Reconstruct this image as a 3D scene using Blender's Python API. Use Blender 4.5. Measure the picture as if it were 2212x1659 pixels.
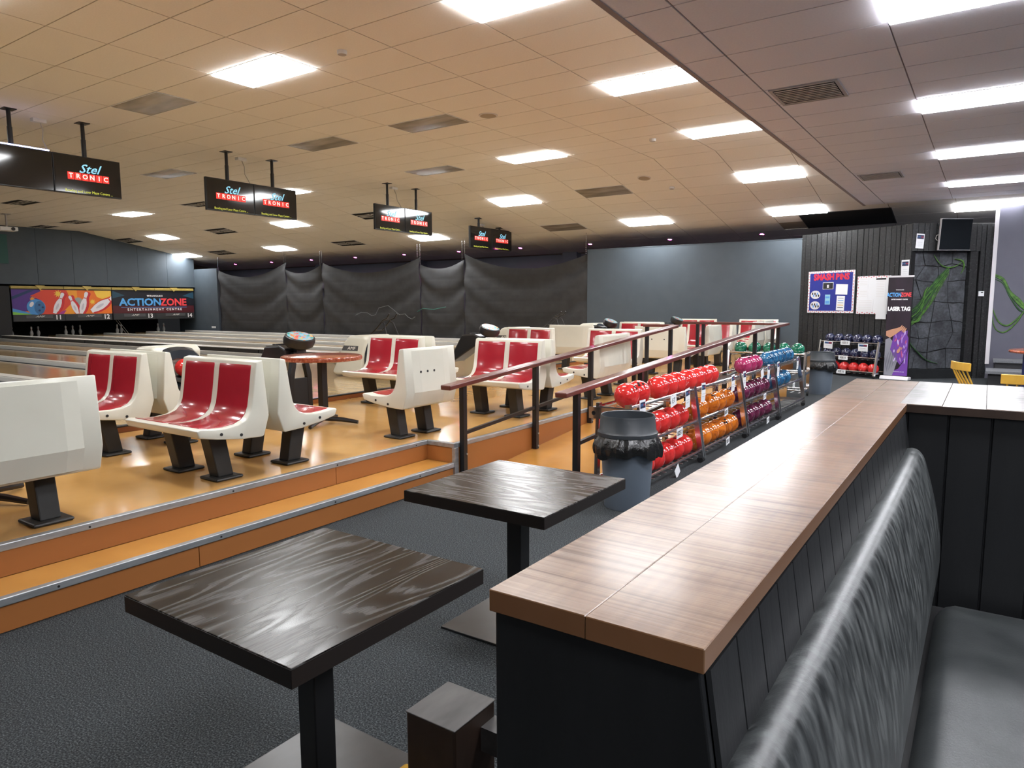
import bpy, bmesh, math, random
from mathutils import Vector, Matrix
random.seed(7)
SC = bpy.context.scene
COL = SC.collection
for o in list(bpy.data.objects):
    bpy.data.objects.remove(o)
R = math.radians

# ------------------------------------------------------------------ camera
def make_camera():
    f, p, yaw, roll = 1509.2456, 0.1142015, 0.597659, 0.0035889
    fw = Vector((-math.sin(yaw)*math.cos(p), math.cos(yaw)*math.cos(p), -math.sin(p)))
    r = Vector((math.cos(yaw), math.sin(yaw), 0))
    d = fw.cross(r)
    r2 = math.cos(roll)*r + math.sin(roll)*d
    d2 = -math.sin(roll)*r + math.cos(roll)*d
    m = Matrix(((r2.x, -d2.x, -fw.x, 0), (r2.y, -d2.y, -fw.y, 0), (r2.z, -d2.z, -fw.z, 1.55), (0, 0, 0, 1)))
    cd = bpy.data.cameras.new('camera')
    cd.sensor_fit = 'HORIZONTAL'; cd.sensor_width = 36.0
    cd.lens = 36.0*f/2212.0
    cd.clip_start = 0.05; cd.clip_end = 200
    co = bpy.data.objects.new('camera', cd)
    COL.objects.link(co)
    co.matrix_world = m
    SC.camera = co
make_camera()

# ------------------------------------------------------------------ world, exposure
w = bpy.data.worlds.new('world'); SC.world = w; w.use_nodes = True
w.node_tree.nodes['Background'].inputs[0].default_value = (0.5, 0.52, 0.56, 1)
w.node_tree.nodes['Background'].inputs[1].default_value = 0.02
SC.view_settings.view_transform = 'Standard'
SC.view_settings.look = 'None'
SC.view_settings.gamma = 1.0
SC.view_settings.use_curve_mapping = False
SC.view_settings.exposure = 0.5
PANEL_EMIT = 26.0
PANEL_EMIT_LOW = 30.0
PINK_EMIT = 130.0

# ------------------------------------------------------------------ geometry helpers
class MB:
    def __init__(s): s.v = []; s.f = []; s.mi = []
    def add(s, vs, fs, mi=0):
        n = len(s.v)
        s.v += [tuple(v) for v in vs]
        s.f += [tuple(i+n for i in f) for f in fs]
        s.mi += [mi]*len(fs)
        return s
    def box(s, x0, x1, y0, y1, z0, z1, mi=0):
        x0, x1 = min(x0, x1), max(x0, x1); y0, y1 = min(y0, y1), max(y0, y1); z0, z1 = min(z0, z1), max(z0, z1)
        return s.add([(x0,y0,z0),(x1,y0,z0),(x1,y1,z0),(x0,y1,z0),(x0,y0,z1),(x1,y0,z1),(x1,y1,z1),(x0,y1,z1)],
              [(0,3,2,1),(4,5,6,7),(0,1,5,4),(1,2,6,5),(2,3,7,6),(3,0,4,7)], mi)
    def bar(s, p0, p1, w, h, up=(0,0,1), mi=0):
        p0 = Vector(p0); p1 = Vector(p1); d = (p1-p0).normalized(); up = Vector(up)
        if abs(d.dot(up)) > .999: up = Vector((0,1,0))
        a = d.cross(up).normalized(); b = a.cross(d).normalized()
        q = []
        for p in (p0, p1):
            for sx, sy in ((-1,-1),(1,-1),(1,1),(-1,1)):
                q.append(p + a*(sx*w/2) + b*(sy*h/2))
        return s.add(q, [(0,3,2,1),(4,5,6,7),(0,1,5,4),(1,2,6,5),(2,3,7,6),(3,0,4,7)], mi)
    def tube(s, pts, r, n=8, mi=0, closed=False):
        pts = [Vector(p) for p in pts]; N = len(pts); rs = r if isinstance(r, (list, tuple)) else [r]*N
        t0 = (pts[1]-pts[0]).normalized()
        up = Vector((0,0,1)) if abs(t0.z) < .9 else Vector((1,0,0))
        a = t0.cross(up).normalized(); q = []
        for i, p in enumerate(pts):
            if closed: t = (pts[(i+1)%N]-pts[i-1]).normalized()
            elif i == 0: t = t0
            elif i == N-1: t = (pts[-1]-pts[-2]).normalized()
            else: t = (pts[i+1]-pts[i-1]).normalized()
            a = (a - t*a.dot(t)).normalized(); b = t.cross(a)
            for k in range(n):
                an = 2*math.pi*k/n
                q.append(p + (a*math.cos(an)+b*math.sin(an))*rs[i])
        fs = []
        for i in range(N if closed else N-1):
            j = (i+1) % N
            for k in range(n):
                fs.append((i*n+k, i*n+(k+1)%n, j*n+(k+1)%n, j*n+k))
        if not closed:
            fs.append(tuple(range(n-1,-1,-1))); fs.append(tuple((N-1)*n+k for k in range(n)))
        return s.add(q, fs, mi)
    def cyl(s, p0, p1, r, n=16, mi=0): return s.tube([p0, p1], r, n, mi)
    def lathe(s, prof, n=24, c=(0,0,0), mi=0, cap=True):
        q = []; fs = []
        for r, z in prof:
            for k in range(n):
                a = 2*math.pi*k/n
                q.append((c[0]+r*math.cos(a), c[1]+r*math.sin(a), c[2]+z))
        for i in range(len(prof)-1):
            for k in range(n):
                fs.append((i*n+k, i*n+(k+1)%n, (i+1)*n+(k+1)%n, (i+1)*n+k))
        if cap:
            fs.append(tuple(range(n-1,-1,-1))); fs.append(tuple((len(prof)-1)*n+k for k in range(n)))
        return s.add(q, fs, mi)
    def prism(s, poly, d0, d1, ax='x', mi=0):
        # poly: 2-D outline; ax: axis it is pushed along. x:(y,z) y:(x,z) z:(x,y)
        def P(a, b, d):
            return {'x': (d,a,b), 'y': (a,d,b), 'z': (a,b,d)}[ax]
        n = len(poly)
        q = [P(a,b,d0) for a,b in poly] + [P(a,b,d1) for a,b in poly]
        fs = [tuple(range(n-1,-1,-1)), tuple(range(n,2*n))]
        for i in range(n):
            j = (i+1) % n
            fs.append((i, j, n+j, n+i))
        return s.add(q, fs, mi)
    def sphere(s, c, r, nu=20, nv=12, mi=0):
        q = [(c[0],c[1],c[2]+r)]; fs = []
        for i in range(1, nv):
            t = math.pi*i/nv
            for k in range(nu):
                a = 2*math.pi*k/nu
                q.append((c[0]+r*math.sin(t)*math.cos(a), c[1]+r*math.sin(t)*math.sin(a), c[2]+r*math.cos(t)))
        q.append((c[0],c[1],c[2]-r)); L = len(q)-1
        for k in range(nu):
            fs.append((0, 1+k, 1+(k+1)%nu)); fs.append((L, L-nu+(k+1)%nu, L-nu+k))
        for i in range(nv-2):
            for k in range(nu):
                a = 1+i*nu
                fs.append((a+k, a+nu+k, a+nu+(k+1)%nu, a+(k+1)%nu))
        return s.add(q, fs, mi)
    def grid(s, fn, nu, nv, mi=0):
        q = [fn(i/nu, j/nv) for j in range(nv+1) for i in range(nu+1)]
        fs = [(j*(nu+1)+i, j*(nu+1)+i+1, (j+1)*(nu+1)+i+1, (j+1)*(nu+1)+i) for j in range(nv) for i in range(nu)]
        return s.add(q, fs, mi)
    def mesh(s, name, mats, smooth=False, bevel=0, seg=2, fix=True, angle=35):
        me = bpy.data.meshes.new(name)
        me.from_pydata(s.v, [], s.f)
        for m in (mats if isinstance(mats, (list, tuple)) else [mats]): me.materials.append(m)
        me.polygons.foreach_set('material_index', s.mi)
        bm = bmesh.new(); bm.from_mesh(me)
        if fix: bmesh.ops.recalc_face_normals(bm, faces=bm.faces)
        if bevel:
            es = [e for e in bm.edges if len(e.link_faces) == 2 and e.calc_face_angle(0) > R(angle)]
            bmesh.ops.bevel(bm, geom=es, offset=bevel, segments=seg, affect='EDGES', profile=.5, clamp_overlap=True)
        for f in bm.faces: f.smooth = smooth
        if smooth:
            for e in bm.edges:
                if len(e.link_faces) == 2: e.smooth = e.calc_face_angle(0) < R(40)
        bm.to_mesh(me); bm.free()
        return me
    def build(s, name, mats, parent=None, **k):
        return obj(name, s.mesh(name, mats, **k), parent)

def obj(name, me, parent=None, loc=None, rot=None, mat4=None):
    o = bpy.data.objects.new(name, me); COL.objects.link(o)
    if parent: o.parent = parent
    if mat4 is not None: o.matrix_local = mat4
    if loc is not None: o.location = loc
    if rot is not None: o.rotation_euler = rot
    return o
def tag(o, label, cat, group=None):
    o['label'] = label; o['category'] = cat
    if group: o['group'] = group
    return o
def thing(name, label, cat, loc=(0,0,0), rz=0, group=None):
    o = bpy.data.objects.new(name, None); COL.objects.link(o)
    o.empty_display_size = .05
    o.location = loc; o.rotation_euler = (0, 0, rz)
    return tag(o, label, cat, group)
def struct(o):
    o['kind'] = 'structure'; return o
def copy_tree(o, parent=None):
    c = o.copy(); COL.objects.link(c); c.parent = parent
    for ch in list(o.children): copy_tree(ch, c)
    return c
ORD = ['first','second','third','fourth','fifth','sixth','seventh','eighth','ninth','tenth','eleventh','twelfth','thirteenth']

TXT = {}
def text_mesh(body, size, mat, extrude=.002, align='CENTER', shear=0, bold=0, sx=1.0, spacing=1.0):
    key = (body, round(size,5), mat.name, extrude, shear, bold, sx, spacing)
    if key not in TXT: TXT[key] = text_mesh_(body, size, mat, extrude, align, shear, bold, sx, spacing)
    return TXT[key]
def text_mesh_(body, size, mat, extrude, align, shear, bold, sx, spacing):
    cu = bpy.data.curves.new('text', 'FONT')
    cu.body = body; cu.size = size; cu.align_x = align; cu.align_y = 'CENTER'
    cu.extrude = extrude; cu.shear = shear; cu.offset = bold; cu.space_character = spacing; cu.resolution_u = 2
    o = bpy.data.objects.new('text', cu); COL.objects.link(o)
    dg = bpy.context.evaluated_depsgraph_get()
    me = bpy.data.meshes.new_from_object(o.evaluated_get(dg))
    bpy.data.objects.remove(o)
    me.materials.clear(); me.materials.append(mat)
    if sx != 1.0: me.transform(Matrix.Scale(sx, 4, (1,0,0)))
    return me
def lettering(name, body, size, mat, parent, loc, rot, **k):
    return obj(name, text_mesh(body, size, mat, **k), parent, loc=loc, rot=rot)

# ------------------------------------------------------------------ materials
def new_mat(name):
    m = bpy.data.materials.new(name); m.use_nodes = True
    return m, m.node_tree, m.node_tree.nodes['Principled BSDF']
def pbr(name, col, rough=.5, metal=0, coat=0, spec=.5, emit=None, es=0):
    m, nt, b = new_mat(name)
    b.inputs['Base Color'].default_value = (*col, 1); b.inputs['Roughness'].default_value = rough
    b.inputs['Metallic'].default_value = metal; b.inputs['Coat Weight'].default_value = coat
    b.inputs['Specular IOR Level'].default_value = spec
    if coat: b.inputs['Coat Roughness'].default_value = .08
    if emit: b.inputs['Emission Color'].default_value = (*emit, 1); b.inputs['Emission Strength'].default_value = es
    return m
def node(nt, t, **k):
    n = nt.nodes.new(t)
    for a, v in k.items(): setattr(n, a, v)
    return n
def coords(nt, scale=(1,1,1), rot=(0,0,0), kind='Object'):
    tc = node(nt, 'ShaderNodeTexCoord'); mp = node(nt, 'ShaderNodeMapping')
    mp.inputs['Scale'].default_value = scale; mp.inputs['Rotation'].default_value = rot
    if kind == 'World':
        g = node(nt, 'ShaderNodeNewGeometry'); nt.links.new(g.outputs['Position'], mp.inputs['Vector'])
    else:
        nt.links.new(tc.outputs[kind], mp.inputs['Vector'])
    return mp.outputs['Vector']
def noise(nt, vec, scale, detail=3, rough=.5, dist=0):
    n = node(nt, 'ShaderNodeTexNoise')
    n.inputs['Scale'].default_value = scale; n.inputs['Detail'].default_value = detail
    n.inputs['Roughness'].default_value = rough; n.inputs['Distortion'].default_value = dist
    nt.links.new(vec, n.inputs['Vector']); return n.outputs['Fac']
def ramp(nt, fac, stops):
    r = node(nt, 'ShaderNodeValToRGB'); e = r.color_ramp.elements
    e[0].position = stops[0][0]; e[0].color = (*stops[0][1], 1)
    e[1].position = stops[-1][0]; e[1].color = (*stops[-1][1], 1)
    for p, c in stops[1:-1]:
        x = e.new(p); x.color = (*c, 1)
    nt.links.new(fac, r.inputs['Fac']); return r.outputs['Color']
def bump(nt, b, fac, strength=.2, dist=.01):
    n = node(nt, 'ShaderNodeBump'); n.inputs['Strength'].default_value = strength; n.inputs['Distance'].default_value = dist
    nt.links.new(fac, n.inputs['Height']); nt.links.new(n.outputs['Normal'], b.inputs['Normal'])
def noisy(name, stops, scale=5, vscale=(1,1,1), rough=.5, detail=4, bmp=0, bscale=None, kind='Object', metal=0, coat=0, dist=0, rstops=None, spec=.5):
    m, nt, b = new_mat(name)
    v = coords(nt, vscale, kind=kind)
    n = noise(nt, v, scale, detail, .55, dist)
    nt.links.new(ramp(nt, n, stops), b.inputs['Base Color'])
    b.inputs['Roughness'].default_value = rough; b.inputs['Metallic'].default_value = metal
    b.inputs['Coat Weight'].default_value = coat; b.inputs['Coat Roughness'].default_value = .08
    b.inputs['Specular IOR Level'].default_value = spec
    if rstops:
        nt.links.new(ramp(nt, n, [(p, (c,c,c)) for p, c in rstops]), b.inputs['Roughness'])
    if bmp:
        n2 = noise(nt, v, bscale or scale, detail, .6)
        bump(nt, b, n2, bmp, .01)
    return m
M = {}
M['carpet'] = noisy('carpet', [(.33,(.017,.019,.021)),(.52,(.046,.051,.054)),(.70,(.115,.127,.132))], 150, rough=.95, detail=2, bmp=.6, bscale=220, spec=.1, kind='World')
M['tile'] = noisy('ceiling tile', [(.3,(.78,.745,.69)),(.7,(.83,.795,.74))], 60, rough=.9, bmp=.15, bscale=200, kind='World', spec=.2)
M['tile_low'] = noisy('soffit tile', [(.3,(.80,.79,.86)),(.7,(.85,.84,.90))], 60, rough=.9, bmp=.15, bscale=200, kind='World', spec=.2)
M['grid'] = pbr('ceiling grid', (.36,.29,.21), .7)
M['grid_low'] = pbr('soffit grid', (.30,.25,.25), .7)
M['panel'] = pbr('led diffuser', (.9,.9,.9), .4, emit=(.96,.98,1), es=PANEL_EMIT)
M['panel_low'] = pbr('led diffuser low', (.9,.9,.9), .4, emit=(.94,.95,1), es=PANEL_EMIT_LOW)
M['white_frame'] = pbr('white metal frame', (.75,.75,.75), .4)
M['dead'] = noisy('unlit diffuser', [(.3,(.20,.17,.13)),(.7,(.42,.38,.32))], 1.2, (1,4,1), rough=.25, detail=2)
M['vent'] = pbr('vent grey', (.42,.40,.40), .5)
M['vent_white'] = pbr('vent slat', (.62,.59,.57), .5)
M['black'] = pbr('matt black', (.006,.006,.007), .6)
M['hole'] = pbr('black void', (.002,.002,.002), .9)
M['blackmetal'] = pbr('black powder coat', (.010,.010,.011), .38)
M['steel'] = pbr('brushed aluminium', (.55,.55,.55), .38, metal=.9)
M['chrome'] = pbr('chrome', (.68,.67,.68), .18, metal=1)
M['slate'] = noisy('slate blue paint', [(.3,(.058,.075,.092)),(.7,(.066,.085,.104))], 3, rough=.62, kind='World')
M['slate2'] = noisy('purple grey paint', [(.3,(.085,.085,.115)),(.7,(.10,.10,.13))], 2, rough=.6, kind='World')
M['darkwall'] = pbr('dark back wall', (.035,.034,.042), .8)
M['drape'] = noisy('black plastic sheet', [(.3,(.030,.030,.031)),(.7,(.042,.042,.043))], 4, rough=.62, detail=3, spec=.35)
M['cream'] = noisy('cream fibreglass', [(.3,(.61,.60,.51)),(.7,(.66,.65,.56))], 2, rough=.28, coat=.25)
M['red_pad'] = noisy('red fibreglass', [(.3,(.30,.012,.022)),(.7,(.36,.018,.03))], 3, rough=.22, coat=.5)
M['leg'] = noisy('black cast leg', [(.3,(.012,.012,.011)),(.7,(.022,.021,.019))], 8, rough=.5)
M['rail_wood'] = noisy('red stained timber', [(.3,(.075,.018,.014)),(.7,(.14,.036,.026))], 3, (1,.12,1), rough=.32, coat=.35)
M['plat'] = noisy('golden floor', [(.25,(.44,.235,.070)),(.55,(.52,.29,.095)),(.8,(.58,.34,.125))], 1.6, rough=.2, detail=4, kind='World', coat=.15)
M['ramp'] = noisy('orange ramp', [(.25,(.43,.195,.040)),(.75,(.52,.25,.058))], 2.5, rough=.18, kind='World')
M['riser'] = noisy('orange riser board', [(.25,(.31,.110,.026)),(.75,(.37,.140,.036))], 2, (1,.3,1), rough=.45, kind='World')
M['nosing'] = noisy('aluminium nosing', [(.3,(.34,.36,.37)),(.7,(.50,.52,.53))], 30, (1,.2,1), rough=.42, metal=.75)
def boards(name, c1, c2, c3, along='x', bw=.06, bl=3.0, rough=.13):
    m, nt, b = new_mat(name)
    v = coords(nt, (1,1,1), (0,0,0 if along == 'x' else R(90)), kind='World')
    br = node(nt, 'ShaderNodeTexBrick'); br.inputs['Scale'].default_value = 1
    br.inputs['Brick Width'].default_value = bl; br.inputs['Row Height'].default_value = bw
    br.inputs['Mortar Size'].default_value = .0016; br.inputs['Mortar Smooth'].default_value = .1
    br.inputs['Color1'].default_value = (*c1,1); br.inputs['Color2'].default_value = (*c2,1); br.inputs['Mortar'].default_value = (*c3,1)
    nt.links.new(v, br.inputs['Vector'])
    v2 = coords(nt, (.5,6,6) if along == 'x' else (6,.5,6), kind='World')
    n = noise(nt, v2, 6, 3)
    mx = node(nt, 'ShaderNodeMix', data_type='RGBA', blend_type='MULTIPLY'); mx.inputs['Factor'].default_value = .5
    nt.links.new(br.outputs['Color'], mx.inputs['A']); nt.links.new(ramp(nt, n, [(.3,(.75,.7,.62)),(.7,(1,1,1))]), mx.inputs['B'])
    nt.links.new(mx.outputs['Result'], b.inputs['Base Color'])
    b.inputs['Roughness'].default_value = rough
    return m
M['approach'] = boards('maple approach', (.56,.41,.22), (.50,.35,.18), (.28,.18,.08))
M['lane'] = boards('maple lane', (.62,.44,.22), (.52,.36,.17), (.28,.18,.08), bw=.027, bl=4, rough=.12)
M['lane'].node_tree.nodes['Principled BSDF'].inputs['Specular IOR Level'].default_value = .25
M['approach_edge'] = noisy('brown timber edge', [(.3,(.24,.075,.02)),(.7,(.34,.12,.035))], 4, (1,.3,1), rough=.35, kind='World')
M['cap'] = pbr('pale gutter cap', (.80,.78,.73), .35)
M['gutter'] = pbr('black gutter', (.010,.010,.011), .4)
M['espresso'] = None
def grain_table():
    m, nt, b = new_mat('espresso oak')
    n = noise(nt, coords(nt, (7.0,1.15,1)), 1.0, 1, .4)
    n2 = noise(nt, coords(nt, (45,5,1)), 2.0, 3, .6)
    n3 = noise(nt, coords(nt, (160,6,1)), 2.0, 2, .5)
    ma = node(nt, 'ShaderNodeMath', operation='MULTIPLY'); ma.inputs[1].default_value = 72
    nt.links.new(n, ma.inputs[0])
    sc = node(nt, 'ShaderNodeMath', operation='MULTIPLY_ADD'); sc.inputs[1].default_value = 2.2
    nt.links.new(n2, sc.inputs[0]); nt.links.new(ma.outputs[0], sc.inputs[2])
    fr = node(nt, 'ShaderNodeMath', operation='SINE'); nt.links.new(sc.outputs[0], fr.inputs[0])
    hb = node(nt, 'ShaderNodeMath', operation='MULTIPLY_ADD'); hb.inputs[1].default_value = .5; hb.inputs[2].default_value = .5
    nt.links.new(fr.outputs[0], hb.inputs[0])
    mu_ = node(nt, 'ShaderNodeMath', operation='MULTIPLY'); nt.links.new(hb.outputs[0], mu_.inputs[0]); nt.links.new(n3, mu_.inputs[1])
    nt.links.new(ramp(nt, mu_.outputs[0], [(.18,(.005,.004,.0036)),(.42,(.008,.0065,.006)),(.52,(.060,.059,.058))]), b.inputs['Base Color'])
    nt.links.new(ramp(nt, hb.outputs[0], [(0,(.20,.20,.20)),(1,(.30,.30,.30))]), b.inputs['Roughness'])
    b.inputs['Specular IOR Level'].default_value = .38
    return m
M['espresso'] = grain_table()
M['edge_black'] = pbr('black table edge', (.012,.009,.008), .45)
M['base_plate'] = noisy('black steel plate', [(.3,(.010,.011,.012)),(.7,(.024,.025,.026))], 9, rough=.3, detail=5)
def counter_wood(name, c1, c2, c3, ang=0):
    m, nt, b = new_mat(name)
    saw = noise(nt, coords(nt, (2.2,95,3), (0,0,ang), kind='World'), 1, 3, .6, .3)
    grain = noise(nt, coords(nt, (30,1.6,8), (0,0,ang), kind='World'), 1.4, 4, .6)
    big = noise(nt, coords(nt, (5,2.2,5), (0,0,ang), kind='World'), 1.3, 3, .6)
    base = ramp(nt, big, [(.30,c1),(.5,c2),(.70,c3)])
    def mul(A, B, f):
        mx = node(nt, 'ShaderNodeMix', data_type='RGBA', blend_type='MULTIPLY'); mx.inputs['Factor'].default_value = f
        nt.links.new(A, mx.inputs['A']); nt.links.new(B, mx.inputs['B']); return mx.outputs['Result']
    col = mul(base, ramp(nt, saw, [(.32,(.36,.31,.28)),(.46,(.85,.83,.82)),(.62,(1,1,1))]), .75)
    col = mul(col, ramp(nt, grain, [(.35,(.66,.60,.55)),(.6,(1,1,1))]), .6)
    nt.links.new(col, b.inputs['Base Color'])
    nt.links.new(ramp(nt, saw, [(.3,(.52,.52,.52)),(.6,(.33,.33,.33))]), b.inputs['Roughness'])
    bump(nt, b, saw, .22, .004)
    b.inputs['Coat Weight'].default_value = .6; b.inputs['Coat Roughness'].default_value = .2; b.inputs['Specular IOR Level'].default_value = .3
    return m
M['counter'] = counter_wood('rough sawn counter timber', (.115,.050,.020), (.18,.088,.038), (.235,.135,.070))
M['counter_x'] = counter_wood('sawn counter boards', (.12,.068,.036), (.18,.108,.058), (.22,.145,.088))
M['counter_grey'] = counter_wood('greyed counter boards', (.09,.085,.075), (.18,.175,.165), (.25,.245,.235))
M['counter_edge'] = noisy('varnished timber edge', [(.25,(.15,.066,.028)),(.75,(.26,.125,.056))], 3, (1,.15,1), rough=.3, kind='World', coat=.3)
M['board_black'] = noisy('black painted board', [(.3,(.009,.010,.011)),(.7,(.019,.020,.022))], 5, (1,1,.2), rough=.42, bmp=.1, bscale=40)
M['vinyl'] = noisy('worn black vinyl', [(.35,(.015,.017,.018)),(.50,(.045,.050,.051)),(.66,(.100,.108,.108))], 30, (1,1.4,.35), rough=.36, detail=7, bmp=.10, bscale=160, rstops=[(.3,.34),(.7,.50)])
M['vinyl_seat'] = noisy('black vinyl seat', [(.3,(.024,.027,.028)),(.7,(.050,.054,.055))], 6, rough=.38, detail=5, bmp=.08, bscale=160)
def charred():
    m, nt, b = new_mat('charred timber plank')
    v = coords(nt, (6,6,.7)); n = noise(nt, v, 4, 8, .62); n2 = noise(nt, coords(nt, (10,10,2.2)), 2.2, 6, .7)
    oi = node(nt, 'ShaderNodeObjectInfo')
    base = ramp(nt, n, [(.3,(.005,.005,.006)),(.52,(.015,.016,.017)),(.72,(.036,.038,.039))])
    mx = node(nt, 'ShaderNodeMix', data_type='RGBA', blend_type='MULTIPLY'); mx.inputs['Factor'].default_value = 1
    nt.links.new(base, mx.inputs['A']); nt.links.new(ramp(nt, oi.outputs['Random'], [(0,(.55,.55,.55)),(1,(1.25,1.25,1.25))]), mx.inputs['B'])
    sc = node(nt, 'ShaderNodeMix', data_type='RGBA'); nt.links.new(mx.outputs['Result'], sc.inputs['A']); sc.inputs['B'].default_value = (.16,.16,.16,1)
    nt.links.new(ramp(nt, n2, [(.62,(0,0,0)),(.70,(1,1,1))]), sc.inputs['Factor'])
    nt.links.new(sc.outputs['Result'], b.inputs['Base Color']); b.inputs['Roughness'].default_value = .55
    bump(nt, b, n, .35, .01)
    return m
M['charred'] = charred()
M['post_wood'] = noisy('dark brown timber', [(.3,(.022,.012,.008)),(.7,(.055,.032,.022))], 9, (1,1,.4), rough=.5, bmp=.15)
M['grey_wood'] = noisy('greyed timber', [(.3,(.030,.027,.026)),(.7,(.085,.080,.076))], 12, (1,.3,1), rough=.55)
M['bin'] = pbr('grey bin plastic', (.13,.16,.20), .5)
M['bin_rim'] = pbr('dark grey bin rim', (.035,.041,.047), .42)
M['bag'] = noisy('black bin liner', [(.3,(.006,.006,.006)),(.7,(.014,.014,.014))], 20, rough=.2, bmp=.6, bscale=22)
M['paper'] = pbr('white paper', (.74,.75,.77), .7)
M['ink'] = pbr('black ink', (.01,.01,.012), .7)
M['ink_grey'] = pbr('grey print', (.30,.31,.33), .7)
M['navy'] = pbr('navy print', (.012,.018,.06), .6)
M['red_ink'] = pbr('red print', (.62,.03,.05), .6)
M['blue_ink'] = pbr('sky blue print', (.09,.28,.62), .6)
def marble(name, a, b_, c, scale=9, rough=.12):
    return noisy(name, [(.30,a),(.5,b_),(.72,c)], scale, rough=rough, detail=6, dist=1.6, coat=.5)
M['ball_red'] = marble('red ball', (.40,.012,.012), (.62,.03,.028), (.68,.045,.04))
M['ball_orange'] = marble('orange ball', (.20,.035,.006), (.58,.15,.012), (.70,.21,.02))
M['ball_purple'] = marble('plum ball', (.035,.004,.014), (.10,.012,.042), (.22,.05,.11))
M['ball_magenta'] = marble('magenta ball', (.22,.012,.06), (.36,.03,.11), (.44,.06,.16))
M['ball_blue'] = marble('blue ball', (.006,.03,.08), (.018,.10,.22), (.05,.22,.40))
M['ball_green'] = marble('green ball', (.004,.05,.03), (.012,.16,.09), (.05,.30,.18))
M['ball_navy'] = marble('navy ball', (.006,.007,.02), (.016,.018,.05), (.09,.10,.17), 7)
M['pin'] = pbr('white pin', (.75,.74,.72), .25)
M['tv'] = pbr('black glass screen', (.008,.010,.012), .07, coat=.3)
M['tv_case'] = pbr('tv casing', (.012,.012,.013), .35)
def emis(name, c, s): return pbr(name, c, .5, emit=c, es=s)
M['scr_glow'] = emis('lit screen', (.012,.02,.026), 1.0)
M['e_red'] = emis('logo red', (.75,.04,.03), .55)
M['e_white'] = emis('logo white', (.9,.9,.85), .55)
M['e_blue'] = emis('logo blue', (.25,.6,.8), .6)
M['e_yellow'] = emis('ticker yellow', (.6,.65,.08), .5)
M['pink'] = emis('pink spot', (1.0,.06,.50), PINK_EMIT)
M['tube'] = emis('blue white tube', (.45,.5,1.0), 6)
M['gold'] = noisy('gold trim', [(.3,(.42,.31,.07)),(.7,(.55,.42,.12))], 3, rough=.35)
M['mask_grey'] = pbr('dark grey fascia', (.028,.03,.032), .5)
M['mask_grey2'] = pbr('grey fascia strip', (.07,.074,.078), .45)
M['yellow'] = noisy('yellow painted timber', [(.3,(.55,.30,.03)),(.7,(.64,.37,.05))], 6, rough=.4)
M['table_red'] = noisy('speckled red laminate', [(.35,(.22,.045,.02)),(.55,(.34,.085,.04)),(.75,(.50,.24,.15))], 40, rough=.15, detail=5, coat=.4)
M['blue_drum'] = pbr('blue drum', (.012,.02,.10), .4)
M['pink_cushion'] = pbr('hot pink vinyl', (.72,.02,.16), .4)
M['stage_grey'] = noisy('grey carpet step', [(.3,(.10,.105,.115)),(.7,(.16,.165,.175))], 60, rough=.9)
M['stage_dark'] = pbr('dark step face', (.012,.012,.014), .7)
M['cable'] = pbr('grey cable', (.45,.42,.38), .6)
M['vine'] = noisy('green vine', [(.3,(.014,.055,.008)),(.7,(.09,.22,.03))], 14, rough=.6)
M['vine_dark'] = noisy('dark green vine', [(.3,(.008,.035,.01)),(.7,(.03,.10,.025))], 14, rough=.7)
M['trim_white'] = pbr('pale trim', (.62,.60,.62), .45)
M['water_green'] = pbr('teal board', (.02,.09,.08), .6)
def rock():
    m, nt, b = new_mat('painted rock')
    v = coords(nt, (1,1,1)); n = noise(nt, v, 3.2, 6, .6); n2 = noise(nt, v, 22, 4, .6)
    mx = node(nt, 'ShaderNodeMath', operation='MULTIPLY_ADD'); nt.links.new(n, mx.inputs[0]); mx.inputs[1].default_value = .7
    m2 = node(nt, 'ShaderNodeMath', operation='MULTIPLY'); nt.links.new(n2, m2.inputs[0]); m2.inputs[1].default_value = .3; nt.links.new(m2.outputs[0], mx.inputs[2])
    nt.links.new(ramp(nt, mx.outputs[0], [(.36,(.017,.018,.022)),(.5,(.042,.046,.053)),(.64,(.085,.092,.104))]), b.inputs['Base Color'])
    b.inputs['Roughness'].default_value = .8; bump(nt, b, n2, .4, .01)
    return m
M['rock'] = rock()

# ================================================================== STRUCTURE
ZU, ZL, YC, SL = 4.30, 3.60, 12.91, .18
TP = .593                                     # tile row pitch
def zs(y): return ZU if y < YC else ZU - SL*(y-YC)
SANG = -math.atan(SL)
XL = -2.35                                    # edge of the low soffit
XW, YW = -28.3, 17.4                          # pin end wall, side partition
# carpet
struct(MB().box(-3.80, 6.5, -7, 19.7, -.05, 0).build('floor', M['carpet']))
# platform, steps, ramp
ZP = .342
plat = struct(MB().box(-6.80, -4.10, -7, 4.66, .0, ZP-.001).box(-6.80, -3.79, 4.66, 17.4, .0, ZP-.001).build('floor', M['plat']))
MB().box(-4.085, -3.80, -7, 4.65, .0, .170).build('step_tread', M['ramp'], plat)
rb = MB().box(-.012, 0, 0, 2.385, 0, .132).mesh('riser_board', M['riser'])
for k in range(5):
    obj('riser_board', rb, plat, loc=(-3.788, 4.655-2.39*(k+1), .004))
    obj('riser_board', rb, plat, loc=(-4.088, 4.655-2.39*k-3.45, .172))
MB().box(-4.10, -4.088, 4.655-1.06, 4.655, .172, .304).build('riser_board', M['riser'], plat)
MB().box(-4.10, -3.80, 4.652, 4.664, .172, .304).build('riser_board', M['riser'], plat)
sb = MB().box(-.012, 0, 0, 2.385, 0, .304).mesh('side_board', M['riser'])
for y in (4.70, 7.09): obj('side_board', sb, plat, loc=(-3.778, y, .004))
MB().box(-3.79, -3.778, 9.5, 17.4, 0, .304).build('side_board', M['riser'], plat)
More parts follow.
